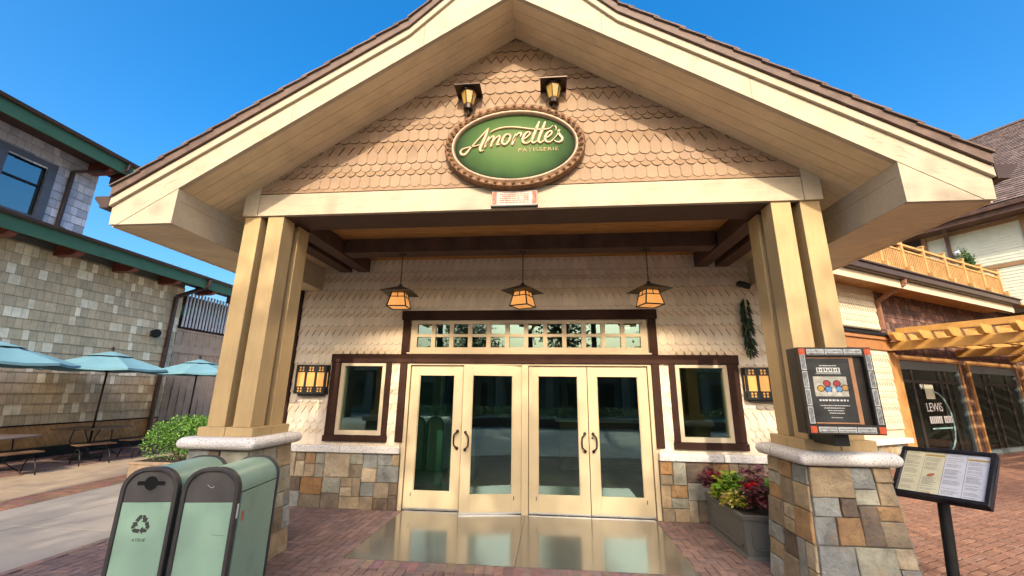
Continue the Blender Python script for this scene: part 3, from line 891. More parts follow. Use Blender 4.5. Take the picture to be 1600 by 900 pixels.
# ------------------------------------------------------------------ lanterns over the sign
def sign_lamp(x, z_hat, label):
    r = thing('sign_lantern', label, 'lantern', (x, 4.22, z_hat), group='lanterns lighting the oval sign')
    mb = MB(); h = .158
    mb.add([(-h, -h, 0), (h, -h, 0), (h, h, 0), (-h, h, 0), (-h, -h, .012), (h, -h, .012), (h, h, .012), (-h, h, .012), (0, 0, .09)],
           [(0, 1, 2, 3), (0, 4, 5, 1), (1, 5, 6, 2), (2, 6, 7, 3), (3, 7, 4, 0), (4, 8, 5), (5, 8, 6), (6, 8, 7), (7, 8, 4)])
    mb.build('hat', M['bronze'], r)
    mb = MB(); mb.lathe((0, -.02, 0), [(.056, -.19), (.062, -.178), (.094, -.035), (.094, -.008)], 6, rot0=.3)
    g = mb.build('glass', M['bulb'], r)
    mb = MB()
    for k in range(6):
        a = .3 + k * math.pi / 3
        mb.tube([(.060 * math.cos(a), -.02 + .060 * math.sin(a), -.186), (.097 * math.cos(a), -.02 + .101 * math.sin(a), -.01)], .006, 5)
    mb.lathe((0, -.02, 0), [(.104, -.03), (.112, -.025), (.112, -.004), (.06, -.002)], 6, rot0=.3)
    mb.lathe((0, -.02, 0), [(.03, -.262), (.058, -.255), (.062, -.20), (.056, -.186)], 12)
    mb.tube([(0, -.02, -.255), (0, -.01, -.30), (0, .05, -.33), (0, .085, -.38)], .018, 8)
    mb.build('cage', M['bronze'], r)
    return r
sign_lamp(-.565, 5.37, 'left bronze lantern with a square hat above the oval sign')
sign_lamp(.472, 5.395, 'right bronze lantern with a square hat above the oval sign')

# ------------------------------------------------------------------ pendants
def pendant():
    r = thing('pendant_lamp', 'x', 'pendant lamp', (0, 5.90, 3.85))
    mb = MB(); mb.lathe((0, 0, 0), [(.055, -.018), (.06, -.006), (.06, 0)], 18); mb.build('canopy', M['bronze'], r, autos=True)
    mb = MB(); z = -.02; k = 0
    while z > -.475:
        P = [(.010 * math.cos(a) * (1 if k % 2 else .0) , .010 * math.cos(a) * (0 if k % 2 else 1), z - .020 + .022 * math.sin(a)) for a in [2 * math.pi * i / 10 for i in range(11)]]
        mb.tube(P, .0035, 5, cap=False); z -= .033; k += 1
    mb.build('chain', M['bronze'], r)
    # hat: shallow pyramid with wide square brim
    mb = MB(); h = .235; zb = -.615
    a = [(-h, -h, zb), (h, -h, zb), (h, h, zb), (-h, h, zb)]
    b = [(-.05, -.05, zb + .095), (.05, -.05, zb + .095), (.05, .05, zb + .095), (-.05, .05, zb + .095)]
    lo = [(x, y, z - .006) for x, y, z in a]
    mb.add(a + b + lo, [(0, 1, 5, 4), (1, 2, 6, 5), (2, 3, 7, 6), (3, 0, 4, 7), (4, 5, 6, 7), (8, 9, 1, 0), (9, 10, 2, 1), (10, 11, 3, 2), (11, 8, 0, 3), (8, 11, 10, 9)])
    mb.lathe((0, 0, 0), [(.05, zb + .09), (.03, zb + .12), (.012, zb + .14)], 12)
    mb.build('hat', M['hat'], r)
    t, bo, z1, z0 = .095, .142, -.622, -.838
    def c(k, f):
        hh = t + (bo - t) * f; sx, sy = ((-1, -1), (1, -1), (1, 1), (-1, 1))[k % 4]
        return Vector((sx * hh, sy * hh, z1 + (z0 - z1) * f))
    mb = MB()
    for k in range(4): mb.poly([c(k, .02) * 1, c(k + 1, .02), c(k + 1, .99), c(k, .99)])
    mb.poly([c(k, .985) for k in range(4)])
    mb.build('shade', M['amber'], r)
    mb = MB()
    for k in range(4):
        mb.tube([c(k, 0), c(k, 1.01)], .0105, 5); mb.tube([c(k, 1), c(k + 1, 1)], .0105, 5); mb.tube([c(k, .30), c(k + 1, .30)], .0085, 5)
        m0 = (c(k, 0) + c(k + 1, 0)) / 2; m1 = (c(k, .36) + c(k + 1, .36)) / 2; mb.tube([m0, m1], .0075, 5)
    mb.build('frame', M['black'], r)
    return r
M['hat'] = pm('verdigris_hat', (.055, .052, .042), .5, .3, 12, metal=.5)
p0 = pendant()
labs = ['leftmost of the three amber lanterns hanging in the porch', 'middle amber lantern hanging above the transom in the porch', 'rightmost of the three amber lanterns hanging in the porch']
for i, (x, rz) in enumerate(((-1.885, 4), (.0, -24), (1.83, 17))):
    o = p0 if i == 0 else copy_tree(p0)
    o.location = (x, 5.87, 3.85); o.rotation_euler = (0, 0, R(rz)); o['label'] = labs[i]; o['group'] = 'lanterns hanging in the porch'

# ------------------------------------------------------------------ wall lamps
def wall_lamp(x, label):
    r = thing('wall_lamp', label, 'wall lamp', (x, W_Y - .012, 1.955), group='black box lamps on the porch wall')
    w, d, h = .265, .135, .237
    mb = MB()
    mb.box(-w, w, -.02, 0, -h, h)
    for z0, z1 in ((-h, -h + .014), (h - .014, h)): mb.box(-w, w, -d, -.02, z0, z1)
    def side(P, n):   # uprights, band plates with 4 square holes
        pass
    pw = 2 * w / 3
    for i in range(4):
        x0 = -w + i * pw; a, b = x0 - .018, x0 + .018
        if i == 0: a, b = -w, -w + .03
        if i == 3: a, b = w - .03, w
        mb.box(a, b, -d, -d + .014, -h + .014, h - .014)
    for i in range(3):
        a = -w + i * pw + (.03 if i == 0 else .018); b = -w + (i + 1) * pw - (.03 if i == 2 else .018); m = (a + b) / 2
        for sgn in (-1, 1):
            zc = sgn * (h - .068); q = .054
            xs = [a, m - .042, m - .007, m + .007, m + .042, b]; zs = [zc - q, zc - .035, zc - .006, zc + .006, zc + .035, zc + q]
            for ii in range(5):
                for jj in range(5):
                    if ii in (1, 3) and jj in (1, 3): continue
                    mb.box(xs[ii], xs[ii + 1], -d + .001, -d + .013, zs[jj], zs[jj + 1])
    for sx in (-1, 1):
        xx = sx * w; x0, x1 = sorted((xx, xx - sx * .014))
        for a, b in ((-d + .014, -d + .04), (-.045, -.02)): mb.box(x0, x1, a, b, -h + .014, h - .014)
        for z0, z1 in ((-h + .014, -h + .12), (h - .12, h - .014)): mb.box(x0, x1, -d + .04, -.045, z0, z1)
    mb.box(-w * .8, w * .8, -.1, -.02, -h - .03, -h)
    mb.build('box', M['black'], r)
    mb = MB(); mb.box(-w + .016, w - .016, -d + .016, -.022, -h + .016, h - .016)
    mb.build('glass', M['amber2'], r)
    return r
wall_lamp(-3.585, 'black box lamp with three amber panes beside the left porch window')
wall_lamp(3.60, 'black box lamp half hidden by the right porch pillar')

# ------------------------------------------------------------------ camera and pepper string
sc = thing('security_camera', 'small black camera high on the wall behind the right pillar', 'camera', (3.50, W_Y - .01, 3.49))
mb = MB(); mb.lathe((0, 0, 0), [(.03, -.01), (.03, .01)], 10); mb.tube([(0, 0, 0), (0, -.06, 0)], .014, 8)
mb.build('bracket', M['black'], sc)
mb = MB(); mb.tube([(-.095, -.10, .035), (-.06, -.1, .03), (.05, -.12, -.02), (.085, -.125, -.035)], [.03, .048, .05, .04], 12); mb.build('body', M['black'], sc, autos=True)
mb = MB(); mb.tube([(-.095, -.10, .036), (-.101, -.0995, .038)], .022, 12); mb.build('lens', M['bronze'], sc)
rs = thing('pepper_string', 'hanging string of dark green peppers on the wall beside the right pillar', 'pepper string', (3.50, W_Y - .05, 3.29))
mb = MB(); mb.tube([(0, .03, .0), (0, 0, -.03), (.01, 0, -.80)], .008, 6); mb.build('cord', M['bark'], rs)
mb = MB()
for i in range(95):
    z = -.02 - .85 * random.random(); a = random.uniform(0, 2 * math.pi); rr = .075 * (1 - .3 * abs(z + .35))
    c = Vector((rr * math.cos(a) * .7, rr * math.sin(a) * .4 - .02, z)); l = random.uniform(.09, .15)
    d = Vector((math.cos(a) * .35, math.sin(a) * .3 - .15, -1)).normalized()
    g = random.uniform(.5, 1.5); t = random.choice([(.012, .03, .012), (.02, .05, .015), (.05, .07, .02)])
    mb.tube([c, c + d * l * .3, c + d * l * .75, c + d * l + Vector((math.cos(a) * .015, -.01, 0))], [.010, .017, .012, .002], 6, tint=tuple(q * g for q in t))
mb.build('peppers', M['leafgloss'], rs, smooth=True) if False else None
M['pepper'] = pm('pepper_skin', (1, 1, 1), .3, .2, 20, attr=True)
mb.build('peppers', M['pepper'], rs, smooth=True)

# ------------------------------------------------------------------ poster case on the right pillar
pc = thing('poster_case', 'black poster case with tiled border on the front of the right pillar', 'poster case', (2.90, 3.90, 1.84))
mb = MB(); hw, hh = .305, .368
mb.box(-hw, hw, .025, .16, -hh, hh)
for a, b, c, d in ((-hw, hw, hh - .078, hh), (-hw, hw, -hh, -hh + .078), (-hw, -hw + .066, -hh + .078, hh - .078), (hw - .066, hw, -hh + .078, hh - .078)):
    mb.box(a, b, -.018, .026, c, d)
M['case'] = pm('dark_case_paint', (.030, .024, .020), .4, .2, 10, .05, 40)
mb.build('box', M['case'], pc, bevel=.003)
mb = MB(); mb.box(-.06, .06, .08, .44, -.47, -hh - .001); mb.build('bracket', M['black'], pc)
M['tilepale'] = pm('pale_tiles', (.40, .42, .40), .4, .3, 40, .3, 90, dirt=(.05, .05, .05), dirt_scale=30, dirt_amt=.8)
M['tilered'] = pm('red_tiles', (.48, .085, .03), .4, .3, 40, .3, 90, dirt=(.15, .03, .01), dirt_scale=26, dirt_amt=.6)
mb = MB(); g = .008
for s in (-1, 1):
    zc = s * (hh - .039)
    for i in range(3):
        a = -hw + .074 + i * .1545; mb.box(a, a + .146, -.023, -.0175, zc - .023, zc + .023)
        for q in range(4): mb.box(a + .008, a + .138, -.0245, -.0228, zc - .017 + q * .010, zc - .0125 + q * .010, 1) if q % 2 == 0 else None
    xc = s * (hw - .033)
    for i in range(4):
        z = -hh + .086 + i * .150; mb.box(xc - .021, xc + .021, -.023, -.0175, z, z + .142)
        for q in range(3): mb.box(xc - .013 + q * .010, xc - .009 + q * .010, -.0245, -.0228, z + .01, z + .132, 1)
tl = mb.build('border_tiles', [M['tilepale'], M['case']], pc)
for sx in (-1, 1):
    for sz in (-1, 1):
        mb = MB(); xc, zc = sx * (hw - .033), sz * (hh - .039); mb.box(xc - .026, xc + .026, -.024, -.0175, zc - .027, zc + .027, 0)
        mb.build('corner_tile', M['tilered'], pc)
mb = MB(); f = lambda x, z, d: (x, .018 - d, z)
def rect(mb, x0, x1, z0, z1, d, mi=0): mb.poly([f(x0, z0, d), f(x1, z0, d), f(x1, z1, d), f(x0, z1, d)], mi)
rect(mb, -.225, .13, -.272, .272, 0, 0)
rect(mb, .13, .165, -.285, .285, .002, 1)
rect(mb, -.236, .13, .272, .285, .001, 1); rect(mb, -.236, .13, -.283, -.272, .001, 1)
M['chalk'] = pm('chalkboard_print', (.045, .043, .041), .35, .3, 6)
M['copper'] = pm('copper_strip', (.50, .25, .13), .4, .15, 8, metal=.2)
po = mb.build('poster', [M['chalk'], M['copper']], pc)
mb = MB()
scribble(mb, -.12, .02, .205, .010, f, .001, 0, .8, .6, 1.6)
rect(mb, -.15, .045, .150, .192, .001, 0)
for i in range(9): rect(mb, -.142 + i * .0205, -.130 + i * .0205, .157 + .006 * (i % 2), .186 - .008 * (i % 3 == 1), .0016, 1)
rect(mb, -.16, .05, .138, .142, .001, 0)
scribble(mb, -.165, .075, -.095, .017, f, .001, 0, .8, .4, 1.4)
for i, (a, b) in enumerate(((-.165, .075), (-.14, .03), (-.11, .02), (-.1, .02))): scribble(mb, a, b, -.135 - i * .021, .007, f, .001, 0, .9, .6, 2.4)
scribble(mb, -.09, .0, -.235, .007, f, .001, 0, .8, .5, 1.5)
mb.build('print', [M['white'], M['chalk']], po)
mb = MB(); rect(mb, -.19, .085, -.055, .115, .001, 0)
cols = [(.55, .50, .38), (.50, .06, .06), (.42, .05, .06), (.12, .28, .55), (.15, .33, .58), (.55, .30, .06), (.52, .28, .08), (.7, .68, .62)]
M['dots'] = pm('photo_print', (1, 1, 1), .4, .1, 30, attr=True)
def disc(x, z, r, t, d): mb.poly([f(x + r * math.cos(2 * math.pi * k / 16), z + r * .9 * math.sin(2 * math.pi * k / 16), d) for k in range(16)], 1, t)
for (x, z, c) in ((-.082, .055, 1), (.0, .055, 2), (-.137, .012, 5), (-.075, .005, 3), (.012, .008, 4), (.062, .018, 6)):
    disc(x, z, .033, (.05, .045, .045), .0014); disc(x, z, .025, cols[c], .0018)
for (x, z) in ((-.07, -.03), (.01, -.033), (-.03, .0)): disc(x, z, .018, (.66, .62, .55), .0016)
M['photo'] = pm('photo_background', (.50, .46, .38), .4, .25, 25)
mb.build('photo', [M['photo'], M['dots']], po)
mb = MB(); mb.poly([(-hw + .066, .004, -hh + .078), (hw - .066, .004, -hh + .078), (hw - .066, .004, hh - .078), (-hw + .066, .004, hh - .078)]); mb.build('pane', M['clear'], pc)

# ------------------------------------------------------------------ menu stand
MC = Vector((4.142, 4.60, 1.073)); yaw, tilt, roll = -1.127, .761, .038
ms = thing('menu_stand', 'black pedestal menu board with four lit pages beside the right pillar', 'menu stand', (4.03, 4.60, 0))
rv = Vector((math.cos(yaw), math.sin(yaw), 0)); nb_ = Vector((math.sin(yaw), -math.cos(yaw), 0))
up = Vector((0, 0, 1)) * math.cos(tilt) - nb_ * math.sin(tilt)
r2 = rv * math.cos(roll) + up * math.sin(roll); u2 = up * math.cos(roll) - rv * math.sin(roll); n2 = r2.cross(u2)
if n2.dot(nb_) < 0: n2 = -n2
def mf(x, y, d=0): return MC + r2 * x + u2 * y + n2 * d
mw, mh = .35, .285
mb = MB(); mb.obox(mf(0, 0, -.035), r2 * (mw - .004), u2 * (mh - .004), n2 * .03)
M['navyblack'] = pm('black_frame_paint', (.012, .013, .018), .3, .2, 8, coat=.4)
mb.build('board', M['navyblack'], ms, True, bevel=.006)
mb = MB()
for (x0, x1, y0, y1) in ((-mw, mw, mh - .036, mh), (-mw, mw, -mh, -mh + .036), (-mw, -mw + .036, -mh + .036, mh - .036), (mw - .036, mw, -mh + .036, mh - .036)):
    mb.obox(mf((x0 + x1) / 2, (y0 + y1) / 2, .004), r2 * (x1 - x0) / 2, u2 * (y1 - y0) / 2, n2 * .014)
mb.build('frame', M['navyblack'], ms, True, bevel=.007, seg=3)
M['paper1'] = pm('cream_page', (.46, .46, .34), .5, .06, 5); M['paper2'] = pm('blue_white_page', (.42, .45, .52), .5, .05, 5)
M['gold'] = pm('gold_heading', (.36, .25, .045), .5, .2, 20)
M['greyink'] = pm('grey_ink', (.17, .17, .165), .6, .1, 20)
px0 = -mw + .037; pw = (2 * mw - .074) / 4
for i in range(4):
    a = px0 + i * pw; b = a + pw - .002; f2 = lambda x, y, d: mf(x, y, -.003 + d)
    mb = MB(); y0, y1 = -mh + .037, mh - .037
    mb.poly([f2(a, y0, 0), f2(b, y0, 0), f2(b, y1, 0), f2(a, y1, 0)])
    y = y1 - .03
    if i in (1, 3):
        yy = y1 - (.03 if i == 1 else .045); mb.poly([f2(a + .004, yy - .022, .001), f2(b - .006, yy - .022, .001), f2(b - .006, yy, .001), f2(a + .004, yy, .001)], 2); y = yy - .045
        scribble(mb, a + .02, b - .03, yy - .016, .009, f2, .0015, 1)
    else: scribble(mb, a + .03, b - .04, y, .007, f2, .001, 1); y -= .03
    while y > y0 + .02:
        if random.random() < .82 and not (i == 1 and -.06 < y < .02):
            ln = random.uniform(.6, .97); scribble(mb, a + .012, a + .012 + (pw - .03) * ln, y, .0052, f2, .001, 1, .8, .8, 3.5)
        y -= .0125 if random.random() < .75 else .024
    if i == 1:
        c = [(0, 0), (.02, .012), (.05, .02), (.045, -.012), (.03, -.026), (-.012, -.026)]
        mb.poly([f2(a + .05 + x, -.02 + y, .001) for x, y in c], 3)
        mb.poly([f2(a + .02 + x * 1.6, y0 + .012 + y * .5, .001) for x, y in c], 3)
    mb.build('page', [M['paper1'] if i < 2 else M['paper2'], M['greyink'], M['gold'], M['rust']], ms, True)
mb = MB(); mb.tube([(4.02, 4.60, .02), (4.06, 4.6, .45), (4.10, 4.6, .93)], .045, 14)
mb.build('post', M['black'], ms, True, autos=True)
mb = MB(); mb.lathe((4.02, 4.6, 0), [(.24, .004), (.24, .018), (.06, .028)], 28); mb.build('base', M['black'], ms, True, autos=True)

# ------------------------------------------------------------------ recycling and litter bins
def bin_(loc, rz, label, recycle):
    r = thing('litter_bin', label, 'bin', loc, rz, group='green bins in front of the left pillar')
    w, H, dpt, rad = .208, 1.20, .64, .165
    def loop(w, H, rad, y, z0=.03):
        pts = [(-w, y, z0)]
        for i in range(9):
            a = math.pi - math.pi / 2 * i / 8; pts.append((-w + rad + rad * math.cos(a), y, H - rad + rad * math.sin(a)))
        for i in range(9):
            a = math.pi / 2 - math.pi / 2 * i / 8; pts.append((w - rad + rad * math.cos(a), y, H - rad + rad * math.sin(a)))
        pts.append((w, y, z0)); return pts
    def shell(mb, w, H, rad, y0, y1, mi=0):
        mb.extrude(loop(w, H, rad, y0), (0, y1 - y0, 0), mi)
    mb = MB(); shell(mb, w - .012, H - .012, rad, .05, dpt - .03); mb.build('body', M['greenbin'], r, autos=True)
    def ringpart(name, y0, y1, th):
        mb = MB(); a = loop(w, H, rad, y0); b = loop(w - th, H - th, rad - th * .8, y0); n = len(a); off = Vector((0, y1 - y0, 0))
        A = [Vector(p) for p in a]; Bq = [Vector(p) for p in b]
        vs = A + Bq + [p + off for p in A] + [p + off for p in Bq]
        fs = []
        for i in range(n - 1):
            fs += [(i, i + 1, n + i + 1, n + i), (2 * n + i, 3 * n + i, 3 * n + i + 1, 2 * n + i + 1), (i, 2 * n + i, 2 * n + i + 1, i + 1), (n + i, n + i + 1, 3 * n + i + 1, 3 * n + i)]
        mb.add(vs, fs); return mb.build(name, M['bingrey'], r, bevel=.006, autos=True)
    ringpart('front_rim', -.0, .052, .030)
    ringpart('back_rim', dpt - .03, dpt, .03)
    # upper grey head panel with the opening's dark inside painted as a flat black shape, lower green panel
    zsp = .952
    mb = MB()
    lp = loop(w - .030, H - .030, rad - .024, .014, zsp)
    if recycle:
        hole = []
        R0, sl, sh = .052, .098, .017; cz = 1.085
        import cmath
        a0 = math.asin(sh / R0)
        hole += [(sl, cz - sh), (sl + .006, cz - sh * .4), (sl + .006, cz + sh * .4), (sl, cz + sh)]
        for i in range(9): a = a0 + (math.pi - 2 * a0) * i / 8; hole.append((R0 * math.cos(a), cz + R0 * math.sin(a)))
        hole += [(-sl, cz + sh), (-sl - .006, cz + sh * .4), (-sl - .006, cz - sh * .4), (-sl, cz - sh)]
        for i in range(9): a = math.pi + a0 + (math.pi - 2 * a0) * i / 8; hole.append((R0 * math.cos(a), cz + R0 * math.sin(a)))
        mb.poly(lp); n = len(hole); cc = (0, .0132, cz)
        for i in range(n): mb.poly([cc, (hole[i][0], .0132, hole[i][1]), (hole[(i + 1) % n][0], .0132, hole[(i + 1) % n][1])], 1)
        rim = [(x * 1.0, .0128, z) for x, z in hole]
        mb.tube(rim + [rim[0]], .0022, 5, 0)
    else:
        mb.poly(lp)
        mb.tube([(-.035, .0135, 1.078), (-.015, .0132, 1.06), (.0, .0134, 1.055)], .0007, 4, 2); mb.tube([(.0, .0134, 1.055), (.018, .0134, 1.066)], .0011, 4, 2)
    mb.build('head_panel', [M['binhead'], M['void'], M['white']], r)
    mb = MB(); mb.box(-w + .030, w - .030, .012, .05, .03, zsp - .001); fp = mb.build('front_panel', M['greenbin'], r, bevel=.002)
    if recycle:
        mb = MB(); f = lambda x, z, d=0: (x, .0112 - d, z); cx, cz = -.012, .80
        import itertools
        for k in range(3):
            a = R(90 - 120 * k) 
            def P(u, v): # rotate about the centre
                c, s_ = math.cos(a - math.pi / 2), math.sin(a - math.pi / 2)
                return f(cx + u * c - v * s_, cz + u * s_ + v * c)
            mb.poly([P(-.047, .030), P(-.020, .066), P(.000, .066), P(.000, .040), P(-.008, .040), P(-.021, .018)])
            mb.poly([P(.004, .066), P(.020, .066), P(.034, .044), P(.046, .050), P(.034, .014), P(-.002, .022), P(.010, .030), P(.004, .040)])
        mb.build('recycling_symbol', M['ink'], fp)
        text('lettering', 'ATIEHE', .030, (-.058, .0114, .688), (R(90), 0, 0), M['ink'], fp, .0004, .25, 1.0)
    else:
        mb = MB(); mb.tube([(.06, .0118, .735), (.1, .0116, .728), (.148, .0118, .728)], .0012, 4); mb.build('scratch', M['ink'], fp)
    # side service door with its seam
    for sx in (-1, 1):
        mb = MB(); x0, x1 = sorted((sx * (w - .012), sx * (w - .004))); mb.box(x0, x1, .075, dpt - .045, .06, 1.005)
        sd = mb.build('side_door', M['greenbin'], r, bevel=.003)
        mb = MB(); x0, x1 = sorted((sx * (w - .0125), sx * (w - .0105))); mb.box(x0, x1, .055, dpt - .03, 1.008, 1.016); mb.build('seam', M['ink'], sd)
        if sx > 0 and not recycle:
            mb = MB(); mb.box(w - .0045, w - .003, .10, .14, .80, .87); mb.build('sticker', M['rust'], sd)
            mb = MB(); mb.box(w - .001, w + .001, .02, .04, .84, .94); mb.build('label_plate', M['white'], r)
    mb = MB(); mb.box(-w + .02, w - .02, .03, dpt - .03, 0, .03); mb.build('foot', M['bingrey'], r)
    return r
BR = R(8.5)
bin_((-2.648, 3.10, 0), BR, 'green recycling bin with slotted opening and recycling symbol, left of the pair', True)
bin_((-2.193, 3.155, 0), BR, 'green litter bin with plain dark head panel, nearest the left pillar', False)
# ------------------------------------------------------------------ planter with coleus by the right pillar
def planter(name, label, x0, x1, y0, y1, h, mat, panels=True):
    cx, cy = (x0 + x1) / 2, (y0 + y1) / 2
    r = thing(name, label, 'planter', (cx, cy, 0))
    hx, hy = (x1 - x0) / 2, (y1 - y0) / 2
    mb = MB(); t = .02
    def frus(h0, ax, ay, h1, bx, by):
        v = [(-ax, -ay, h0), (ax, -ay, h0), (ax, ay, h0), (-ax, ay, h0), (-bx, -by, h1), (bx, -by, h1), (bx, by, h1), (-bx, by, h1)]
        mb.add(v, [(0, 1, 5, 4), (1, 2, 6, 5), (2, 3, 7, 6), (3, 0, 4, 7), (4, 5, 6, 7), (3, 2, 1, 0)])
    frus(0, hx + .02, hy + .02, .045, hx + .012, hy + .012); frus(.0452, hx, hy, h - .05, hx + .012, hy + .012)
    frus(h - .049, hx + .03, hy + .03, h - .012, hx + .035, hy + .035)
    for (a, b, c, d) in ((-hx - .035, hx + .035, -hy - .035, -hy + .02), (-hx - .035, hx + .035, hy - .02, hy + .035), (-hx - .035, -hx + .02, -hy + .0201, hy - .0201), (hx - .02, hx + .035, -hy + .0201, hy - .0201)):
        mb.box(a, b, c, d, h - .0118, h)
    bd = mb.build('box', mat, r, bevel=.004)
    mb = MB(); mb.box(-hx + .021, hx - .021, -hy + .021, hy - .021, h - .0115, h - .003); mb.build('soil', M['soil'], r)
    if panels:
        mb = MB()
        def mould(P): 
            n = len(P)
            for i in range(n): mb.beam(P[i], P[(i + 1) % n], .012, .016, up=(0, 0, 1) if abs(Vector(P[i]).z - Vector(P[(i + 1) % n]).z) < .01 else (1, .3, 0))
        c = .05; a, b = .10, h - .10
        for yy in (-1, 1):
            e = hx - .07; y = yy * (hy + .008); mould([(-e + c, y, a), (e - c, y, a), (e, y, a + c), (e, y, b - c), (e - c, y, b), (-e + c, y, b), (-e, y, b - c), (-e, y, a + c)])
        for xx in (-1, 1):
            e = hy - .07; x = xx * (hx + .008); mould([(x, -e + c, a), (x, e - c, a), (x, e, a + c), (x, e, b - c), (x, e - c, b), (x, -e + c, b), (x, -e, b - c), (x, -e, a + c)])
        mb.build('panel_moulding', mat, r)
    return r
M['soil'] = pm('soil', (.04, .028, .02), .95, .3, 20)
M['planter'] = pm('grey_planter_paint', (.125, .125, .11), .5, .1, 4, .1, 40, dirt=(.09, .085, .07), dirt_scale=4, dirt_amt=.5)
M['terracotta'] = pm('tan_planter', (.33, .24, .16), .75, .15, 6, .2, 40)
planter('planter_box', 'grey moulded planter box full of coleus between door and right pillar', 2.57, 3.30, 5.36, 6.46, .455, M['planter'])

def clump(name, label, cat, loc, rad, height, n, tints, lsize=.07, group=None, flowers=None, spread=.9):
    """bedding plant: stems with paired, drooping leaves"""
    r = thing(name, label, cat, loc, group=group)
    mb = MB()
    for i in range(n):
        a = random.uniform(0, 2 * math.pi); q = math.sqrt(random.random()); hh = height * (1 - .45 * q * q) * random.uniform(.45, 1.05)
        tip = Vector((rad * q * math.cos(a), rad * q * math.sin(a), hh))
        t = random.choice(tints); j = random.uniform(.6, 1.35); t = tuple(c * j for c in t)
        for k in range(2):
            b = a + random.uniform(-1.6, 1.6) + k * math.pi
            d = Vector((math.cos(b), math.sin(b), random.uniform(-.5, .7)))
            l = lsize * random.uniform(.65, 1.3)
            mb.leaf(tip, d, Vector((random.uniform(-.4, .4), random.uniform(-.7, .2), 1)), l, l * .62, 0, t)
    mb.build('leaves', M['leaf'], r)
    mb = MB()
    for i in range(9):
        a = random.uniform(0, 6.28); q = rad * .6 * random.random(); mb.tube([(q * .3 * math.cos(a), q * .3 * math.sin(a), 0), (q * math.cos(a), q * math.sin(a), height * .7)], .004, 4)
    mb.build('stems', M['stem'], r)
    if flowers:
        mb = MB()
        for i in range(flowers[0]):
            c = Vector((random.gauss(0, rad * .3), -rad * .5 + random.gauss(0, .03), height * .78 + random.gauss(0, .03)))
            for k in range(5):
                b = k * 1.257; mb.leaf(c, (math.cos(b), -.5, math.sin(b)), (0, -1, .3), .026, .022, 0, tuple(q * random.uniform(.7, 1.2) for q in flowers[1]))
        mb.build('flowers', M['leaf'], r)
    return r
M['stem'] = pm('plant_stems', (.09, .07, .05), .7, .2, 20)
LIME = [(.30, .40, .02), (.22, .34, .03), (.38, .44, .05)]; GRN = [(.09, .22, .02), (.14, .30, .02), (.07, .17, .02)]
MAR = [(.11, .022, .032), (.065, .015, .022), (.16, .035, .045)]; PNK = [(.34, .13, .15), (.25, .08, .10), (.42, .24, .22)]; YEL = [(.45, .40, .07), (.36, .36, .05), (.45, .30, .12)]
Zp = .44
clump('coleus_plant', 'dark maroon coleus at the far left end of the grey planter', 'plant', (2.62, 6.33, Zp), .19, .34, 130, MAR, .075, flowers=(16, (.45, .015, .03)))
clump('coleus_plant', 'tall lime green coleus near the left end of the grey planter', 'plant', (2.74, 6.02, Zp), .20, .37, 150, LIME[:2] + GRN[:2], .085)
clump('begonia_plant', 'plant with a bright red flower head in the middle of the grey planter', 'plant', (2.82, 5.72, Zp), .15, .34, 110, MAR + GRN[:1], .07, flowers=(24, (.60, .012, .018)))
clump('coleus_plant', 'pink and maroon speckled coleus at the back of the grey planter', 'plant', (3.05, 6.02, Zp), .26, .45, 190, PNK + MAR, .07)
clump('coleus_plant', 'yellow green trailing plant over the front left edge of the grey planter', 'plant', (2.62, 5.68, Zp), .16, .20, 120, YEL + LIME[:1], .06)
clump('coleus_plant', 'small lime plant below the tall lime coleus at the edge of the grey planter', 'plant', (2.60, 6.05, Zp - .02), .12, .24, 80, LIME + YEL[:1], .06)
clump('coleus_plant', 'dark maroon leafy plant at the front corner of the grey planter', 'plant', (2.85, 5.48, Zp), .17, .30, 130, MAR, .07)
clump('coleus_plant', 'bright green plant in the grey planter next to the stone pillar', 'plant', (3.05, 5.55, Zp), .20, .37, 140, GRN + LIME[:1], .085)

# ------------------------------------------------------------------ boxwood in its planter, left
planter('planter_box', 'tan planter box holding the clipped boxwood behind the bins', -7.72, -6.2, 7.75, 8.45, .40, M['terracotta'], False)
def shrub(name, label, loc, rx, ry, h, n, ls, tints, z0=0):
    r = thing(name, label, 'shrub', loc)
    mb = MB()
    blobs = [(Vector((random.uniform(-.55, .55) * rx, random.uniform(-.55, .55) * ry, z0 + h * random.uniform(.3, .72))), random.uniform(.38, .55)) for _ in range(22)]
    for i in range(n):
        c, q = random.choice(blobs)
        v = Vector((random.gauss(0, 1), random.gauss(0, 1), random.gauss(0, 1))).normalized() * random.uniform(.72, 1.03)
        p = c + Vector((v.x * rx * q, v.y * ry * q * 1.2, v.z * h * q * .75))
        d = v + Vector((random.gauss(0, .6), random.gauss(0, .6), random.gauss(.3, .6)))
        t = random.choice(tints); j = random.uniform(.55, 1.4)
        mb.leaf(p, d, v + Vector((random.gauss(0, .5), random.gauss(0, .5), .4)), ls * random.uniform(.7, 1.3), ls * .55, 0, tuple(x * j for x in t))
    mb.build('foliage', M['leaf'], r)
    mb = MB()
    for i in range(7): a = i * .9; mb.tube([(0.1 * math.cos(a), .08 * math.sin(a), 0), (rx * .4 * math.cos(a), ry * .4 * math.sin(a), z0 + h * .5)], .014, 5)
    mb.build('stems', M['bark'], r)
    return r
BOX = [(.10, .24, .03), (.14, .30, .045), (.07, .17, .025), (.20, .36, .06)]
shrub('boxwood_shrub', 'clipped bright green boxwood standing in the tan planter behind the bins', (-6.96, 8.1, .38), .84, .50, .84, 14000, .050, BOX)

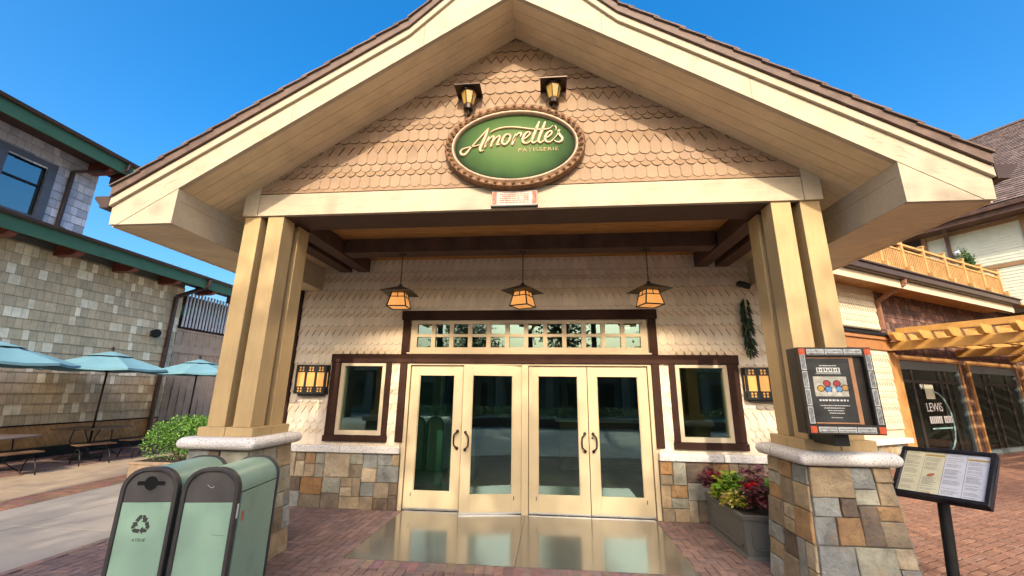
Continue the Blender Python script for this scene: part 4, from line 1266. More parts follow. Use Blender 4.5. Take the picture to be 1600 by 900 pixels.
# ------------------------------------------------------------------ shingled building on the left
LX = -12.9
A = thing('shingled_building', 'long shingled building with green eaves and patchwork tan wall on the left', 'building', (LX, 6.0, 0))
def courses(mb, P0, ud, vd, ul, vl, rh, wmin, wmax, tints, lift=.012, mi=0, nrm=None, drop=0.0, clip=None):
    P0 = Vector(P0); ud = Vector(ud).normalized(); vd = Vector(vd).normalized()
    nrm = Vector(nrm).normalized() if nrm else ud.cross(vd).normalized()
    k = 0; v = 0
    while v < vl - .01:
        h = min(rh, vl - v); u = -random.random() * wmax
        while u < ul:
            w = random.choice([random.uniform(wmin, wmax), random.uniform(wmin, (wmin + wmax) / 2)])
            a, b = max(u, 0), min(u + w, ul); u += w
            if b - a < .02: continue
            if clip and not clip((a + b) / 2, v + h / 2): continue
            t = random.choices([x[0] for x in tints], [x[1] for x in tints])[0]; j = random.uniform(.94, 1.06)
            t = tuple(c * j for c in t); g = .003; db = random.uniform(-drop, drop)
            q = [P0 + ud * (a + g) + vd * (v + db) + nrm * lift, P0 + ud * (b - g) + vd * (v + db) + nrm * lift, P0 + ud * (b - g) + vd * (v + h) + nrm * .003, P0 + ud * (a + g) + vd * (v + h) + nrm * .003]
            mb.poly(q, mi, t)
            mb.poly([q[0], q[0] - nrm * lift, q[1] - nrm * lift, q[1]], mi, tuple(c * .22 for c in t))  # butt edge darkened in the tint, drawing a shadow line under each course
        v += h; k += 1
M['leftshingle'] = pm('stained_shingles', (1, 1, 1), .75, .12, 7, .3, 60, attr=True, dirt=(.36, .29, .19), dirt_scale=2, dirt_amt=.12)
TANS = [((.60, .46, .285), 9), ((.54, .425, .27), 6), ((.92, .80, .57), 3.6), ((.82, .69, .47), 1.8), ((.65, .51, .32), 3)]
GREYS = [((.50, .52, .57), 5), ((.60, .62, .66), 3), ((.43, .45, .50), 3), ((.68, .69, .72), 2)]
mb = MB(); courses(mb, (LX, -1, .83), (0, 1, 0), (0, 0, 1), 14.3, 4.5, .262, .12, .27, TANS, .026, nrm=(1, 0, 0))
mb.build('lower_shingles', M['leftshingle'], A, True)
wy0, wy1, wz0, wz1 = 6.35, 8.62, 6.05, 7.44
mb = MB(); courses(mb, (LX, -1, 5.75), (0, 1, 0), (0, 0, 1), 10.72, 2.35, .235, .14, .30, GREYS, .022, nrm=(1, 0, 0), drop=.006, clip=lambda u, v: not (wy0 < u - 1 < wy1 and wz0 < 5.75 + v < wz1))
mb.build('upper_shingles', M['leftshingle'], A, True)
mb = MB()
mb.box(LX - 6, LX - .004, -1, 13.28, 0, 5.6); mb.box(LX - 6, LX - .004, -1, wy0 - .05, 5.6, 8.15); mb.box(LX - 6, LX - .004, wy1 + .05, 9.72, 5.6, 8.15)
mb.box(LX - 6, LX - .004, wy0 - .05, wy1 + .05, 5.6, wz0 - .05); mb.box(LX - 6, LX - .004, wy0 - .05, wy1 + .05, wz1 + .05, 8.15)
mb.box(LX - 6, LX - 2.2, wy0 - .05, wy1 + .05, wz0 - .05, wz1 + .05)
M['leftwall'] = pm('backing_wall', (.13, .115, .09), .8, .1, 4)
mb.build('wall', M['leftwall'], A, True)
# slanted timber skirt and dark plinth
mb = MB(); y = -1.0
M['skirt'] = wood('oiled_boards', (.58, .32, .11), (.32, .16, .055), (1, 1, 1))
while y < 13.3:
    mb.extrude([(LX + .02, y, .26), (LX + .02, y + .14, .26), (LX + .02, min(y - .22, 13.2), .80), (LX + .02, min(y - .36, 13.2), .80)], (.022, 0, 0)); y += .15
mb.box(LX - .003, LX + .02, -1, 13.25, .22, .80)
mb.box(LX - .003, LX + .07, -1, 13.27, .802, .835, 1)
mb.box(LX - .003, LX + .16, -1, 13.2, 0, .255, 2)
mb.build('timber_skirt', [M['skirt'], M['brown'], M['black']], A, True)
M['green'] = pm('green_eave_paint', (.052, .135, .075), .5, .15, 3, .1, 30, dirt=(.04, .07, .05), dirt_scale=3, dirt_amt=.5)
M['redwood'] = pm('red_rafter_stain', (.20, .058, .034), .45, .25, 5, .1, 30)
def eave(z, y0, y1, tails, ext=.82):
    mb = MB(); mb.box(LX + ext, LX + ext + .04, y0, y1, z, z + .33); mb.build('eave_board', M['green'], A, True, bevel=.004)
    mb = MB(); mb.box(LX - .2, LX + ext, y0, y1, z + .19, z + .22); mb.build('eave_soffit', M['darkbrown'], A, True)
    mb = MB(); P = [(ext + .042, z + .325), (ext + .11, z + .325), (ext + .145, z + .36), (ext + .15, z + .405), (ext + .135, z + .405), (ext + .13, z + .37), (ext + .10, z + .34), (ext + .06, z + .34), (ext + .06, z + .41), (ext + .042, z + .41)]
    mb.extrude([(LX + x, y0, zz) for x, zz in P], (0, y1 - y0, 0)); mb.build('gutter', M['gutter'], A, True)
    mb = MB(); mb.extrude([(LX + ext + .05, y0, z + .385), (LX + ext + .05, y0, z + .415), (LX - 4, y0, z + 1.8), (LX - 4, y0, z + 1.77)], (0, y1 - y0, 0)); mb.build('roof', M['roofbrown'], A, True)
    for ty in tails:
        mb = MB(); prof = [(0, .0), (.50, -.0)] ; P = [(-.05, z + .185), (-.05, z - .10), (.42, z - .10)]
        for i in range(7):
            a = -math.pi / 2 + math.pi / 2 * i / 6; P.append((.42 + .30 * math.cos(a), z + .03 + .13 * math.sin(a)))
        P.append((.72, z + .185))
        mb.extrude([(LX + x, ty - .10, zz) for x, zz in P], (0, .20, 0)); mb.build('rafter_tail', M['redwood'], A, True, bevel=.012)
eave(5.30, -1, 17.5, [6.3, 7.85, 9.3, 10.82, 12.32, 13.85, 15.4])
eave(7.88, -1, 11.3, [9.50, 10.15, 10.9])
# upper window
mb = MB(); M['casing'] = pm('blue_grey_casing', (.10, .115, .14), .5, .1, 4)
mb.box(LX - .05, LX + .05, wy0, wy1 + .12, wz1 - .0, wz1 + .15); mb.box(LX - .05, LX + .05, wy0, wy1 + .12, wz0 - .14, wz0)
for a, b in ((wy0, wy0 + .1), (7.52, 7.72), (wy1 - .07, wy1 + .12)): mb.box(LX - .05, LX + .048, a, b, wz0, wz1)
wn = mb.build('window', M['casing'], A, True, bevel=.006)
mb = MB()
for a, b in ((wy0 + .1, 7.52), (7.72, wy1 - .07)):
    mb.box(LX - .08, LX - .03, a, a + .04, wz0, wz1); mb.box(LX - .08, LX - .03, b - .04, b, wz0, wz1); mb.box(LX - .08, LX - .03, a + .04, b - .04, wz0 + .80, wz0 + .85); mb.box(LX - .08, LX - .03, a + .04, b - .04, wz1 - .04, wz1)
mb.build('sash', M['black'], wn, True)
mb = MB(); mb.poly([(LX - .066, wy0 + .1, wz0), (LX - .066, wy1 - .07, wz0), (LX - .066, wy1 - .07, wz1), (LX - .066, wy0 + .1, wz1)]); mb.build('pane', M['pane_sky'], wn, True)
def pipe(mb, P, w=.085):
    for a, b in zip(P[:-1], P[1:]): mb.beam(a, b, w, w, up=(1, .2, .1))
mb = MB(); pipe(mb, [(LX + .92, 9.72, 8.20), (LX + .90, 9.72, 7.98), (LX + .08, 9.05, 7.62), (LX + .08, 9.05, 5.98), (LX + .35, 9.05, 5.86)]); mb.build('downspout', M['gutter'], A, True, bevel=.015)
mb = MB(); pipe(mb, [(LX + .92, 13.30, 5.62), (LX + .90, 13.30, 5.38), (LX + .09, 12.95, 4.93), (LX + .09, 12.98, .06)], .11); mb.build('downspout', M['gutter'], A, True, bevel=.015)
wl = thing('floodlight', 'small black floodlight on the patchwork shingle wall', 'floodlight', (LX + .02, 12.40, 3.50))
mb = MB(); mb.box(-.02, .06, -.05, .05, -.06, .06); mb.build('bracket', M['black'], wl)
mb = MB(); mb.tube([(.05, 0, 0), (.10, -.02, .06), (.24, -.06, .03)], [.05, .11, .15], 12); mb.build('head', M['black'], wl, autos=True)
rl = thing('roof_railing', 'row of thin pale spikes standing on the far left roof edge', 'railing', (LX - .6, 14, 6.05))
mb = MB()
for i in range(22): mb.tube([(0, i * .16 - 1, -.25), (0, i * .16 - 1, .16 + .05 * (i % 2))], .012, 5)
mb.beam((0, -1, -.1), (0, 2.5, -.1), .03, .03)
mb.build('spikes', M['steel'], rl)

# taupe fence with louvre screen beyond
fe = thing('board_fence', 'taupe board and batten fence with a pale slatted screen above', 'fence', (LX, 15.5, 0))
M['taupe'] = pm('taupe_boards', (.42, .315, .225), .7, .12, 3, .2, 30, dirt=(.12, .1, .085), dirt_scale=2, dirt_amt=.5)
mb = MB(); mb.box(LX - .08, LX - .05, 13.29, 19, 0, 3.85)
y = 13.35
while y < 19: mb.box(LX - .05, LX - .02, y, y + .04, 0, 3.80); y += .30
mb.box(LX - .05, LX - .012, 13.3, 19, 3.02, 3.28); mb.box(LX - .05, LX - .012, 13.3, 19, 3.80, 3.86)
mb.build('boards', M['taupe'], fe, True)
mb = MB(); y = 13.5
while y < 18.5: mb.box(LX - .06, LX - .02, y, y + .055, 3.95, 5.25); y += .15
mb.build('screen_slats', pm('pale_slats', (.62, .63, .66), .5, .1, 5), fe, True)
mb = MB(); mb.box(LX - .07, LX - .0, 13.3, 19, 3.865, 3.94, 0); mb.box(LX - .16, LX - .10, 13.3, 19, 4.38, 4.72, 1); mb.box(LX - .9, LX - .86, 13.3, 19, 3.87, 5.3, 2)
mb.build('screen_rails', [M['brown'], M['green'], M['darkbrown']], fe, True)

# ------------------------------------------------------------------ umbrellas, tables, stools
def umbrella():
    r = thing('patio_umbrella', 'x', 'umbrella', (0, 0, 0))
    mb = MB(); mb.tube([(0, 0, .05), (0, 0, 2.72)], .024, 10); mb.build('pole', M['bronze'], r, smooth=True)
    mb = MB(); mb.lathe((0, 0, 0), [(.32, 0), (.32, .05), (.05, .09), (.04, .25)], 20); mb.build('base', M['black'], r, autos=True)
    n = 8; Rr, ze, za = 1.36, 2.27, 2.70
    mb = MB()
    def ring(f, sag=0):
        out = []
        for k in range(n * 4):
            a = 2 * math.pi * k / (n * 4) + .2; q = (k % 4) / 4
            chord = math.cos(math.pi / n) / math.cos((q - .5) * 2 * math.pi / n) if q else 1
            out.append((Rr * f * chord * math.cos(a), Rr * f * chord * math.sin(a), za - (za - ze) * f ** 1.08 - sag * math.sin(q * math.pi) * f))
        return out
    R_ = [ring(f, .03) for f in (.30, .5, .75, 1.0)]
    lo = [(x * 1.0, y * 1.0, z - .055) for x, y, z in R_[-1]]
    R_.append(lo); m = n * 4; vs = [p for q in R_ for p in q]; fs = []
    for i in range(len(R_) - 1):
        for k in range(m): fs.append((i * m + k, i * m + (k + 1) % m, (i + 1) * m + (k + 1) % m, (i + 1) * m + k))
    mb.add(vs, fs)
    c = mb.build('canopy', M['teal'], r)
    mb = MB(); R2 = [[(x * f / .30 * 1.0, y * f / .30, za + .035 - (za - ze) * f * .9) for x, y, z in R_[0]] for f in (.015, .2, .36)]
    vs = [p for q in R2 for p in q]; fs = []
    for i in range(2):
        for k in range(m): fs.append((i * m + k, i * m + (k + 1) % m, (i + 1) * m + (k + 1) % m, (i + 1) * m + k))
    mb.add(vs, fs); mb.build('vent', M['teal'], c)
    mb = MB(); mb.lathe((0, 0, 0), [(.03, 2.69), (.035, 2.75), (.02, 2.77), (.045, 2.80), (.03, 2.84), (.006, 2.86)], 12); mb.build('finial', M['bronze'], r, smooth=True)
    mb = MB()
    for k in range(n):
        a = 2 * math.pi * k / n + .2; e = Vector((math.cos(a), math.sin(a), 0))
        mb.tube([e * .03 + Vector((0, 0, za - .03)), e * Rr * .98 + Vector((0, 0, ze - .02))], .011, 5)
        mb.tube([e * .05 + Vector((0, 0, 2.22)), e * Rr * .5 + Vector((0, 0, za - .5 * (za - ze) - .03))], .011, 5)
    mb.lathe((0, 0, 0), [(.06, 2.17), (.06, 2.25)], 12)
    mb.build('ribs', M['bronze'], r)
    return r
u0 = umbrella()
for i, (x, y, lb) in enumerate(((-11.35, 7.62, 'teal umbrella cut off by the left edge of the view'), (-11.52, 10.15, 'teal umbrella in the middle of the row by the shingle wall'), (-11.45, 12.95, 'teal umbrella farthest back, half behind the left pillar'))):
    o = u0 if i == 0 else copy_tree(u0)
    o.location = (x, y, .004); o['label'] = lb; o['group'] = 'teal umbrellas along the shingle wall'; o.rotation_euler = (0, 0, .15 * i)
M['slat'] = wood('table_slats', (.20, .105, .05), (.09, .045, .022), (1, 1, 1)); M['slat2'] = wood('weathered_table', (.20, .15, .135), (.11, .08, .075), (1, 1, 1))
def table(loc, label, mat):
    r = thing('patio_table', label, 'table', loc, R(15), group='outdoor tables under the teal umbrellas')
    mb = MB()
    for i in range(9):
        x0 = -.62 + i * .138; y1 = .62 if 0 < i < 8 else .50
        mb.box(x0, x0 + .13, -y1, y1, .715, .742)
    mb.build('table_top', mat, r, bevel=.004)
    mb = MB()
    for s in (-1, 1):
        for q in (-1, 1):
            mb.tube([(s * .12, q * .45, .70), (s * .20, q * .40, .45), (s * .16, q * .30, .22), (s * .42, q * .42, .0)], .014, 6)
        mb.tube([(s * .12, -.45, .70), (s * .12, .45, .70)], .012, 6); mb.tube([(s * .17, -.3, .22), (s * .17, .3, .22)], .010, 6)
    mb.tube([(-.35, -.4, .06), (.35, .4, .06)], .01, 6); mb.tube([(.35, -.4, .06), (-.35, .4, .06)], .01, 6)
    mb.build('legs', M['black'], r, smooth=True)
table((-11.35, 7.95, .004), 'weathered grey table at the left edge of the view', M['slat2'])
table((-11.72, 10.35, .004), 'brown slatted table under the middle teal umbrella', M['slat'])
table((-11.65, 13.0, .004), 'brown slatted table half hidden beside the downspout and boxwood', M['slat'])
def stool(loc, rz, label):
    r = thing('patio_stool', label, 'stool', loc, rz, group='stools round the outdoor tables')
    mb = MB()
    for i in range(3): mb.box(-.36 + i * .243, -.36 + i * .243 + .236, -.19, .19, .435, .46)
    mb.build('seat', M['slat'], r, bevel=.004)
    for s in (-1, 1):
        mb = MB(); mb.tube([(s * .27, -.24, 0), (s * .27, -.20, .16), (s * .27, -.10, .32), (s * .27, 0, .36), (s * .27, .10, .32), (s * .27, .20, .16), (s * .27, .24, 0)], .013, 6)
        mb.tube([(s * .27, 0, .36), (s * .27, 0, .435)], .013, 6); mb.build('leg', M['black'], r, smooth=True)
stool((-10.62, 9.50, .004), R(70), 'brown stool in front of the middle outdoor table')
stool((-10.62, 10.62, .004), R(85), 'brown stool nearest the boxwood, right of the middle table')
stool((-10.55, 7.95, .004), R(80), 'brown stool in front of the weathered grey table')
stool((-10.95, 12.6, .004), R(75), 'brown stool by the farthest outdoor table')
# ------------------------------------------------------------------ right-hand building (own frame: x along facade, y inwards)
RO = Vector((14.17, 15.13, 0)); RZ = R(30)
C = thing('shop_building', 'shop building on the right with brown shingles, storefront windows and roof terrace', 'building', RO, RZ)
def rw(u, y, z):
    return RO + Vector((math.cos(RZ) * u - math.sin(RZ) * y, math.sin(RZ) * u + math.cos(RZ) * y, z))
BRN = [((.085, .042, .032), 6), ((.12, .06, .045), 4), ((.20, .11, .075), 2), ((.06, .032, .027), 3)]
M['brownshingle'] = pm('brown_shingles', (1, 1, 1), .75, .2, 9, .4, 50, attr=True)
mb = MB(); courses(mb, (-4.95, -.003, .0), (1, 0, 0), (0, 0, 1), 13.9, 5.0, .17, .10, .24, BRN, .016, nrm=(0, -1, 0), drop=.008,
    clip=lambda u, v: not ((-4.45 < u - 4.95 < -.5 or .02 < u - 4.95 < 4.02 or 4.5 < u - 4.95 < 8.5) and v < 2.9))
mb.build('brown_shingles', M['brownshingle'], C)
mb = MB()
mb.box(-11.5, -4.5, 0, .25, 0, 5.05); mb.box(-4.5, 9, 0, .25, 2.92, 5.05)
for a, b in ((-.5, 0.0), (4.05, 4.5), (8.5, 9)): mb.box(a, b, 0, .25, 0, 2.92)
mb.box(-11.5, 9, .25, 9, 4.9, 5.05); mb.box(-4.5, 9, 3.5, 3.6, 0, 4.9, 1); mb.box(-4.5, 9, .25, 3.5, .002, .012, 1); mb.box(-4.5, 9, .25, 3.5, 3.2, 3.25, 1)
M['dim'] = pm('dim_shop_interior', (.06, .05, .038), .8, .4, 2)
mb.build('wall', [M['cream'], M['dim']], C)
# storefronts
def store(u0, u1, door):
    mb = MB(); z1 = 2.95; fw = .13
    mb.box(u0, u0 + fw, -.07, .06, 0, z1); mb.box(u1 - fw, u1, -.07, .06, 0, z1); mb.box(u0 + fw, u1 - fw, -.07, .06, z1 - fw, z1)
    s = mb.build('storefront', M['timber'], C, bevel=.006)
    mb = MB(); mb.box(u0 + fw, u1 - fw, -.035, .05, z1 - fw - .26, z1 - fw); mb.box(u1 - fw - .12, u1 - fw, -.035, .05, 0, z1 - fw - .26); mb.box(u0 + fw, u0 + fw + .05, -.02, .05, 0, z1 - fw - .26); mb.box(u0 + fw, u1 - fw, -.03, .05, 0, .16)
    mb.build('frame', pm('blue_grey_frame', (.115, .135, .135), .5, .1, 4) if 'bgf' not in M else M['bgf'], s)
    mb = MB(); zt = z1 - fw - .26
    for a in ((.30, .46) if door else (.36, .52)):
        pass
    W = u1 - u0
    for f in ((.20, .62, .72) if not door else (.28, .40, .74)):
        mb.box(u0 + f * W, u0 + f * W + .12, .0, .07, .16, zt)
    mb.box(u0 + fw + .05, u1 - fw - .12, .0, .06, 2.18, 2.26)
    mb.build('mullions', M['case'], s)
    mb = MB(); mb.poly([(u0 + fw + .05, .02, .16), (u1 - fw - .12, .02, .16), (u1 - fw - .12, .02, zt), (u0 + fw + .05, .02, zt)]); mb.build('pane', M['pane2'], s)
    return s
s1 = store(-4.47, -.50, False); s2 = store(0, 4.05, True); s3 = store(4.5, 8.5, True)
M['sage'] = pm('sage_window_print', (.22, .36, .33), .5, .1, 6)
text('lettering', 'LEWIS', .36, (-3.20, -.002, 1.36), (R(90), 0, 0), M['white'], s1, .002, 0, .95, xs=1.05)
text('small_lettering', '91', .22, (-3.30, -.002, 2.0), (R(90), 0, 0), M['white'], s1, .002)
mb = MB(); f = lambda x, z, d: (x, -.004 - d, z)
x = -3.15
for i in range(13):
    wd = random.uniform(.07, .1); mb.poly([f(x, 1.02, 0), f(x + wd, 1.02, 0), f(x + wd, 1.22, 0), f(x, 1.22, 0)]) if i != 7 else None
    x += wd + .022
mb.build('print_line', M['white'], s1)
mb = MB()
P = [(-2.62 + .88 * math.cos(a), -.003, 1.05 + .88 * math.sin(a)) for a in [R(-95 + i * 8) for i in range(24)]]
mb.tube(P, .022, 6); mb.box(-3.1, -1.85, -.004, -.001, .86, .90); mb.build('ring_print', M['sage'], s1)
mb = MB(); mb.poly([f(-3.06, 1.72, 0), (-2.52, -.004, 1.72), (-2.52, -.004, 2.14), f(-3.06, 2.14, 0)]); mb.build('paper_notice', M['paper1'], s1)
# corner timber post
mb = MB(); mb.box(-4.95, -4.55, -.10, 0, 0, 3.0); mb.beam((-4.98, -.16, 0), (-4.98, -.16, 3.0), .12, .12); mb.build('corner_post', M['timber'], C, bevel=.008)
# cream corner bay
mb = MB()
CT = {'A': (.52, .45, .32), 'C': (.50, .42, .29)}
shingle_rows(mb, .935, 2.95, 2.0, -.16, .64, .1225, CT, lambda x, zb, zt, w: None if abs(x) > 1.95 or zb < .9 or zb > 2.95 else (zb, zt))
shingle_rows(mb, 3.62, 4.75, 2.0, -.10, .64, .1225, CT, lambda x, zb, zt, w: None if abs(x) > 1.95 or zb < 3.6 or zb > 4.72 else (zb, zt))
for i, q in enumerate(mb.v): mb.v[i] = (q[0] - 7.05, q[1], q[2])
bay = mb.build('cream_shingles', M['shingle'], C)
mb = MB(); mb.box(-9.1, -5.06, -.14, -.0, .0, 3.0, 0); mb.box(-9.1, -5.06, -.085, -.0, 3.6, 4.8, 0)
mb.box(-9.12, -4.98, -.22, -.0, 3.02, 3.30, 1); mb.box(-9.15, -4.95, -.27, -.0, 3.302, 3.40, 1); mb.extrude([(-9.15, -.30, 3.402), (-9.15, -.30, 3.44), (-9.15, 0, 3.60), (-9.15, 0, 3.402)], (4.2, 0, 0), 2)
mb.box(-9.1, -5.04, -.30, -.14, .60, .72, 3)
M['cornice'] = pm('brown_cornice_paint', (.30, .135, .05), .5, .12, 4, .1, 30)
mb.build('cornice', [M['cream'], M['cornice'], M['roofshingle'], M['granite']], C, bevel=.005)
mb = MB(); stones(mb, -9.1, -5.06, 0, .59, lambda u, v, d: (u, -.145 - d, v)); mb.build('stone_base', M['stone'], C)
# eave, terrace edge
mb = MB(); mb.box(-11, 2.6, -.78, -.74, 4.70, 4.93, 0); mb.box(-11, 2.6, -.74, -.02, 4.80, 4.86, 1)
mb.build('eave_board', [M['cream'], M['timber']], C, bevel=.004)
mb = MB(); mb.box(-11, 2.75, -.95, -.785, 4.96, 5.12); mb.box(-11, 2.75, -1.0, .3, 5.12, 5.17); mb.box(-11, 2.6, -.9, -.781, 4.935, 4.96); mb.build('gutter', M['gutter'], C, bevel=.01)
mb = MB(); pipe(mb, [(-5.05, -.86, 5.0), (-5.05, -.84, 4.82), (-5.02, -.15, 4.45), (-5.02, -.15, 3.62)], .11); mb.build('downspout', pm('copper_pipe', (.25, .125, .075), .4, .15, 6, metal=.3), C, bevel=.015)
mb = MB(); mb.extrude([(2.6, -.9, 5.0), (2.6, -.9, 5.06), (2.6, .6, 5.55), (2.6, .6, 5.49)], (4, 0, 0)); mb.build('side_roof', M['timber'], C)
# terrace railing
rg = thing('terrace_railing', 'orange timber railing with thin balusters along the roof terrace', 'railing', rw(-3, -.8, 5.17), RZ)
posts = [-9.8, -8.5, -7.2, -5.95, -4.7, -3.42, -2.08, -.80, .53, 1.90]
mb = MB()
a, b = posts[0], posts[-1]
mb.box(a + 3, b + 3, -.045, .045, .84, .90); mb.box(a + 3, b + 3, -.03, .03, .68, .73); mb.box(a + 3, b + 3, -.03, .03, .07, .13)
x = a
while x < b: mb.box(x + 3, x + 3.032, -.016, .016, .13, .68); x += .105
M['railwood'] = wood('honey_railing_wood', (.50, .29, .10), (.37, .195, .06), (1, 1, 1))
mb.build('balusters', M['railwood'], rg)
for x in posts:
    mb = MB(); mb.box(x + 2.95, x + 3.05, -.055, .05, 0, .98); mb.box(x + 2.93, x + 3.07, -.07, .065, .98, 1.02); mb.box(x + 2.94, x + 3.06, -.16, -.056, -.02, .18); mb.build('post', M['railwood'], rg, bevel=.006)
# upper wing with lap siding and big roof
U = thing('upper_wing', 'tall pale green lap sided wing with a big brown roof above the terrace', 'building', rw(5, 0, 0), RZ)
mb = MB(); y0, y1 = -4.6, 1.85; z = 5.0
M['siding'] = pm('pale_green_siding', (.52, .55, .44), .55, .07, 3, .1, 30)
while z < 8.75:
    mb.poly([(-.018, y0, z), (-.018, y1, z), (-.003, y1, z + .13), (-.003, y0, z + .13)]); mb.poly([(-.018, y0, z), (-.018, y1, z), (0, y1, z), (0, y0, z)]); z += .128
mb.build('siding', M['siding'], U)
mb = MB(); mb.box(0, 7, -4.6, 6, 0, 8.9); mb.build('wall', M['leftwall'], U)
mb = MB(); mb.box(-.05, -.02, y0, y1, 6.86, 7.02); mb.box(-.05, -.02, y0, y1, 8.62, 8.78); mb.box(-.06, -.02, -1.16, -1.0, 5, 8.9); mb.box(-.07, -.02, 1.78, 1.95, 5, 8.9); mb.build('trim_boards', pm('tan_trim', (.26, .16, .08), .5, .1, 4), U, bevel=.004)
mb = MB(); mb.box(-.05, -.001, 1.95, 4.2, 5, 8.9); mb.build('dark_window', M['pane2'], U) if False else mb.build('dark_window_bay', M['case'], U)  # dark window area, filled with plain dark paint
mb = MB(); mb.box(-.9, 0, -5, 6, 8.82, 8.9); mb.box(-.95, -.90, -5, 6, 8.78, 9.04); mb.box(-1.08, -.952, -5, 6, 9.0, 9.16); mb.build('eave', M['darkbrown'], U, bevel=.006)
mb = MB(); sl = Vector((1, 0, .86)).normalized(); P0 = Vector((-1.06, -5.0, 9.2))
RT = [((.155, .112, .095), 5), ((.12, .085, .072), 4), ((.19, .14, .12), 3)]
courses(mb, P0, (0, 1, 0), sl, 17, 9.2, .21, .16, .34, RT, .03, nrm=(-sl.z, 0, sl.x), drop=.012)
mb.add([P0 + Vector((0, 0, -.03)), P0 + Vector((0, 17, -.03)), P0 + Vector((0, 17, -.03)) + sl * 9.25, P0 + Vector((0, 0, -.03)) + sl * 9.25], [(0, 1, 2, 3)], 0, (.08, .06, .05))
top = P0 + sl * 9.22; mb.box(top.x - .12, top.x + .12, -5, 12, top.z - .03, top.z + .06, 0, (.16, .12, .1))
e = top + Vector((6, 0, -5)); mb.add([top, top + Vector((0, 17, 0)), e + Vector((0, 17, 0)), e], [(0, 1, 2, 3)], 0, (.13, .1, .08))
mb.build('roof', M['roofshingle'], U)
mb = MB(); pipe(mb, [(-1.0, .93, 9.0), (-.6, .95, 8.8), (-.1, 1.1, 8.4), (-.1, 1.14, 5.2)], .13); mb.build('downspout', M['darkbrown'], U, bevel=.015)
gl = thing('globe_lamp', 'white globe lamp behind the terrace railing', 'lamp', rw(4.85, .85, 5.17), RZ)
mb = MB(); mb.tube([(0, 0, 0), (0, 0, 2.5)], .035, 8); mb.build('post', M['black'], gl)
mb = MB(); mb.lathe((0, 0, 2.62), [(.14 * math.cos(R(a)) + .001, .14 * math.sin(R(a))) for a in range(-90, 91, 15)], 16); mb.build('globe', pm('opal_globe', (.75, .75, .78), .2, .02, 3), gl, smooth=True)
shrub('topiary_shrub', 'small dark green shrub rising behind the terrace railing', tuple(rw(4.2, .45, 5.17)), .25, .25, 2.25, 4200, .085, [(.05, .12, .03), (.08, .18, .03), (.03, .08, .02)], z0=.2)
# pergola
pg = thing('pergola', 'honey coloured timber pergola in front of the shop windows', 'pergola', rw(0, 0, 0), RZ)
M['pergola'] = wood('pergola_timber', (.50, .285, .075), (.38, .195, .045), (1, 1, 1), .5, .08)
for u in (-4.9, -.7, 3.5):
    mb = MB(); mb.box(u - .07, u + .07, -6.4, -.1, 3.03, 3.275); mb.build('beam', M['pergola'], pg, bevel=.01)
    mb = MB(); mb.box(u - .10, u + .10, -5.9, -5.7, 0, 3.03); mb.build('post', M['pergola'], pg, bevel=.01)
y = -.42
while y > -6.3:
    mb = MB()
    P = [(-5.28, 3.345), (-5.20, 3.28), (4.2, 3.28), (4.2, 3.50), (-5.36, 3.50), (-5.36, 3.43)]
    mb.extrude([(u, y - .06, z) for u, z in P], (0, .12, 0)); mb.build('rafter', M['pergola'], pg, bevel=.008); y -= .56
for u in (-4.72, -3.0, -1.3, .4, 2.1):
    mb = MB(); mb.box(u - .045, u + .045, -6.4, -.3, 3.503, 3.66); mb.build('purlin', M['pergola'], pg, bevel=.006)

# ------------------------------------------------------------------ ground
def sheet(name, pts, z, mat):
    mb = MB(); mb.poly([(x, y, z) for x, y in pts]); o = mb.build(name, mat); o['kind'] = 'structure'; return o
M['plaza'] = pm('plaza_ground', (.52, .46, .385), .8, .12, 1.2, .2, 60, dirt=(.33, .28, .22), dirt_scale=.7, dirt_amt=.5)
sheet('ground', [(-300, -300), (300, -300), (300, 300), (-300, 300)], -.02, M['plaza'])
# concrete plaza at the left with saw cuts
mb = MB(); ys = [-9, -6.6, -4.2, -1.8, .6, 3.0, 5.35, 7.7, 10.1, 12.5]
for i in range(len(ys) - 1):
    for (a, b) in ((-8.2, -6.6), (-6.6, -5.02)):
        mb.box(a + .007, b - .007, ys[i] + .007, ys[i + 1] - .007, -.015, .0)
o = mb.build('concrete_plaza', M['conc']); o['kind'] = 'structure'
mb = MB()
for i in range(7):
    for (a, b) in ((-10.6, -8.2),):
        mb.box(a + .004, b - .004, -9 + i * 3.2 + .004, -9 + (i + 1) * 3.2 - .004, -.015, .0015)
o = mb.build('tan_paving', M['tan']); o['kind'] = 'structure'
BR1 = [(.175, .115, .10), (.16, .108, .097), (.195, .125, .108), (.15, .104, .098), (.185, .125, .115)]
BR2 = [(.265, .135, .085), (.24, .125, .08), (.285, .15, .095), (.225, .115, .075), (.26, .145, .10)]
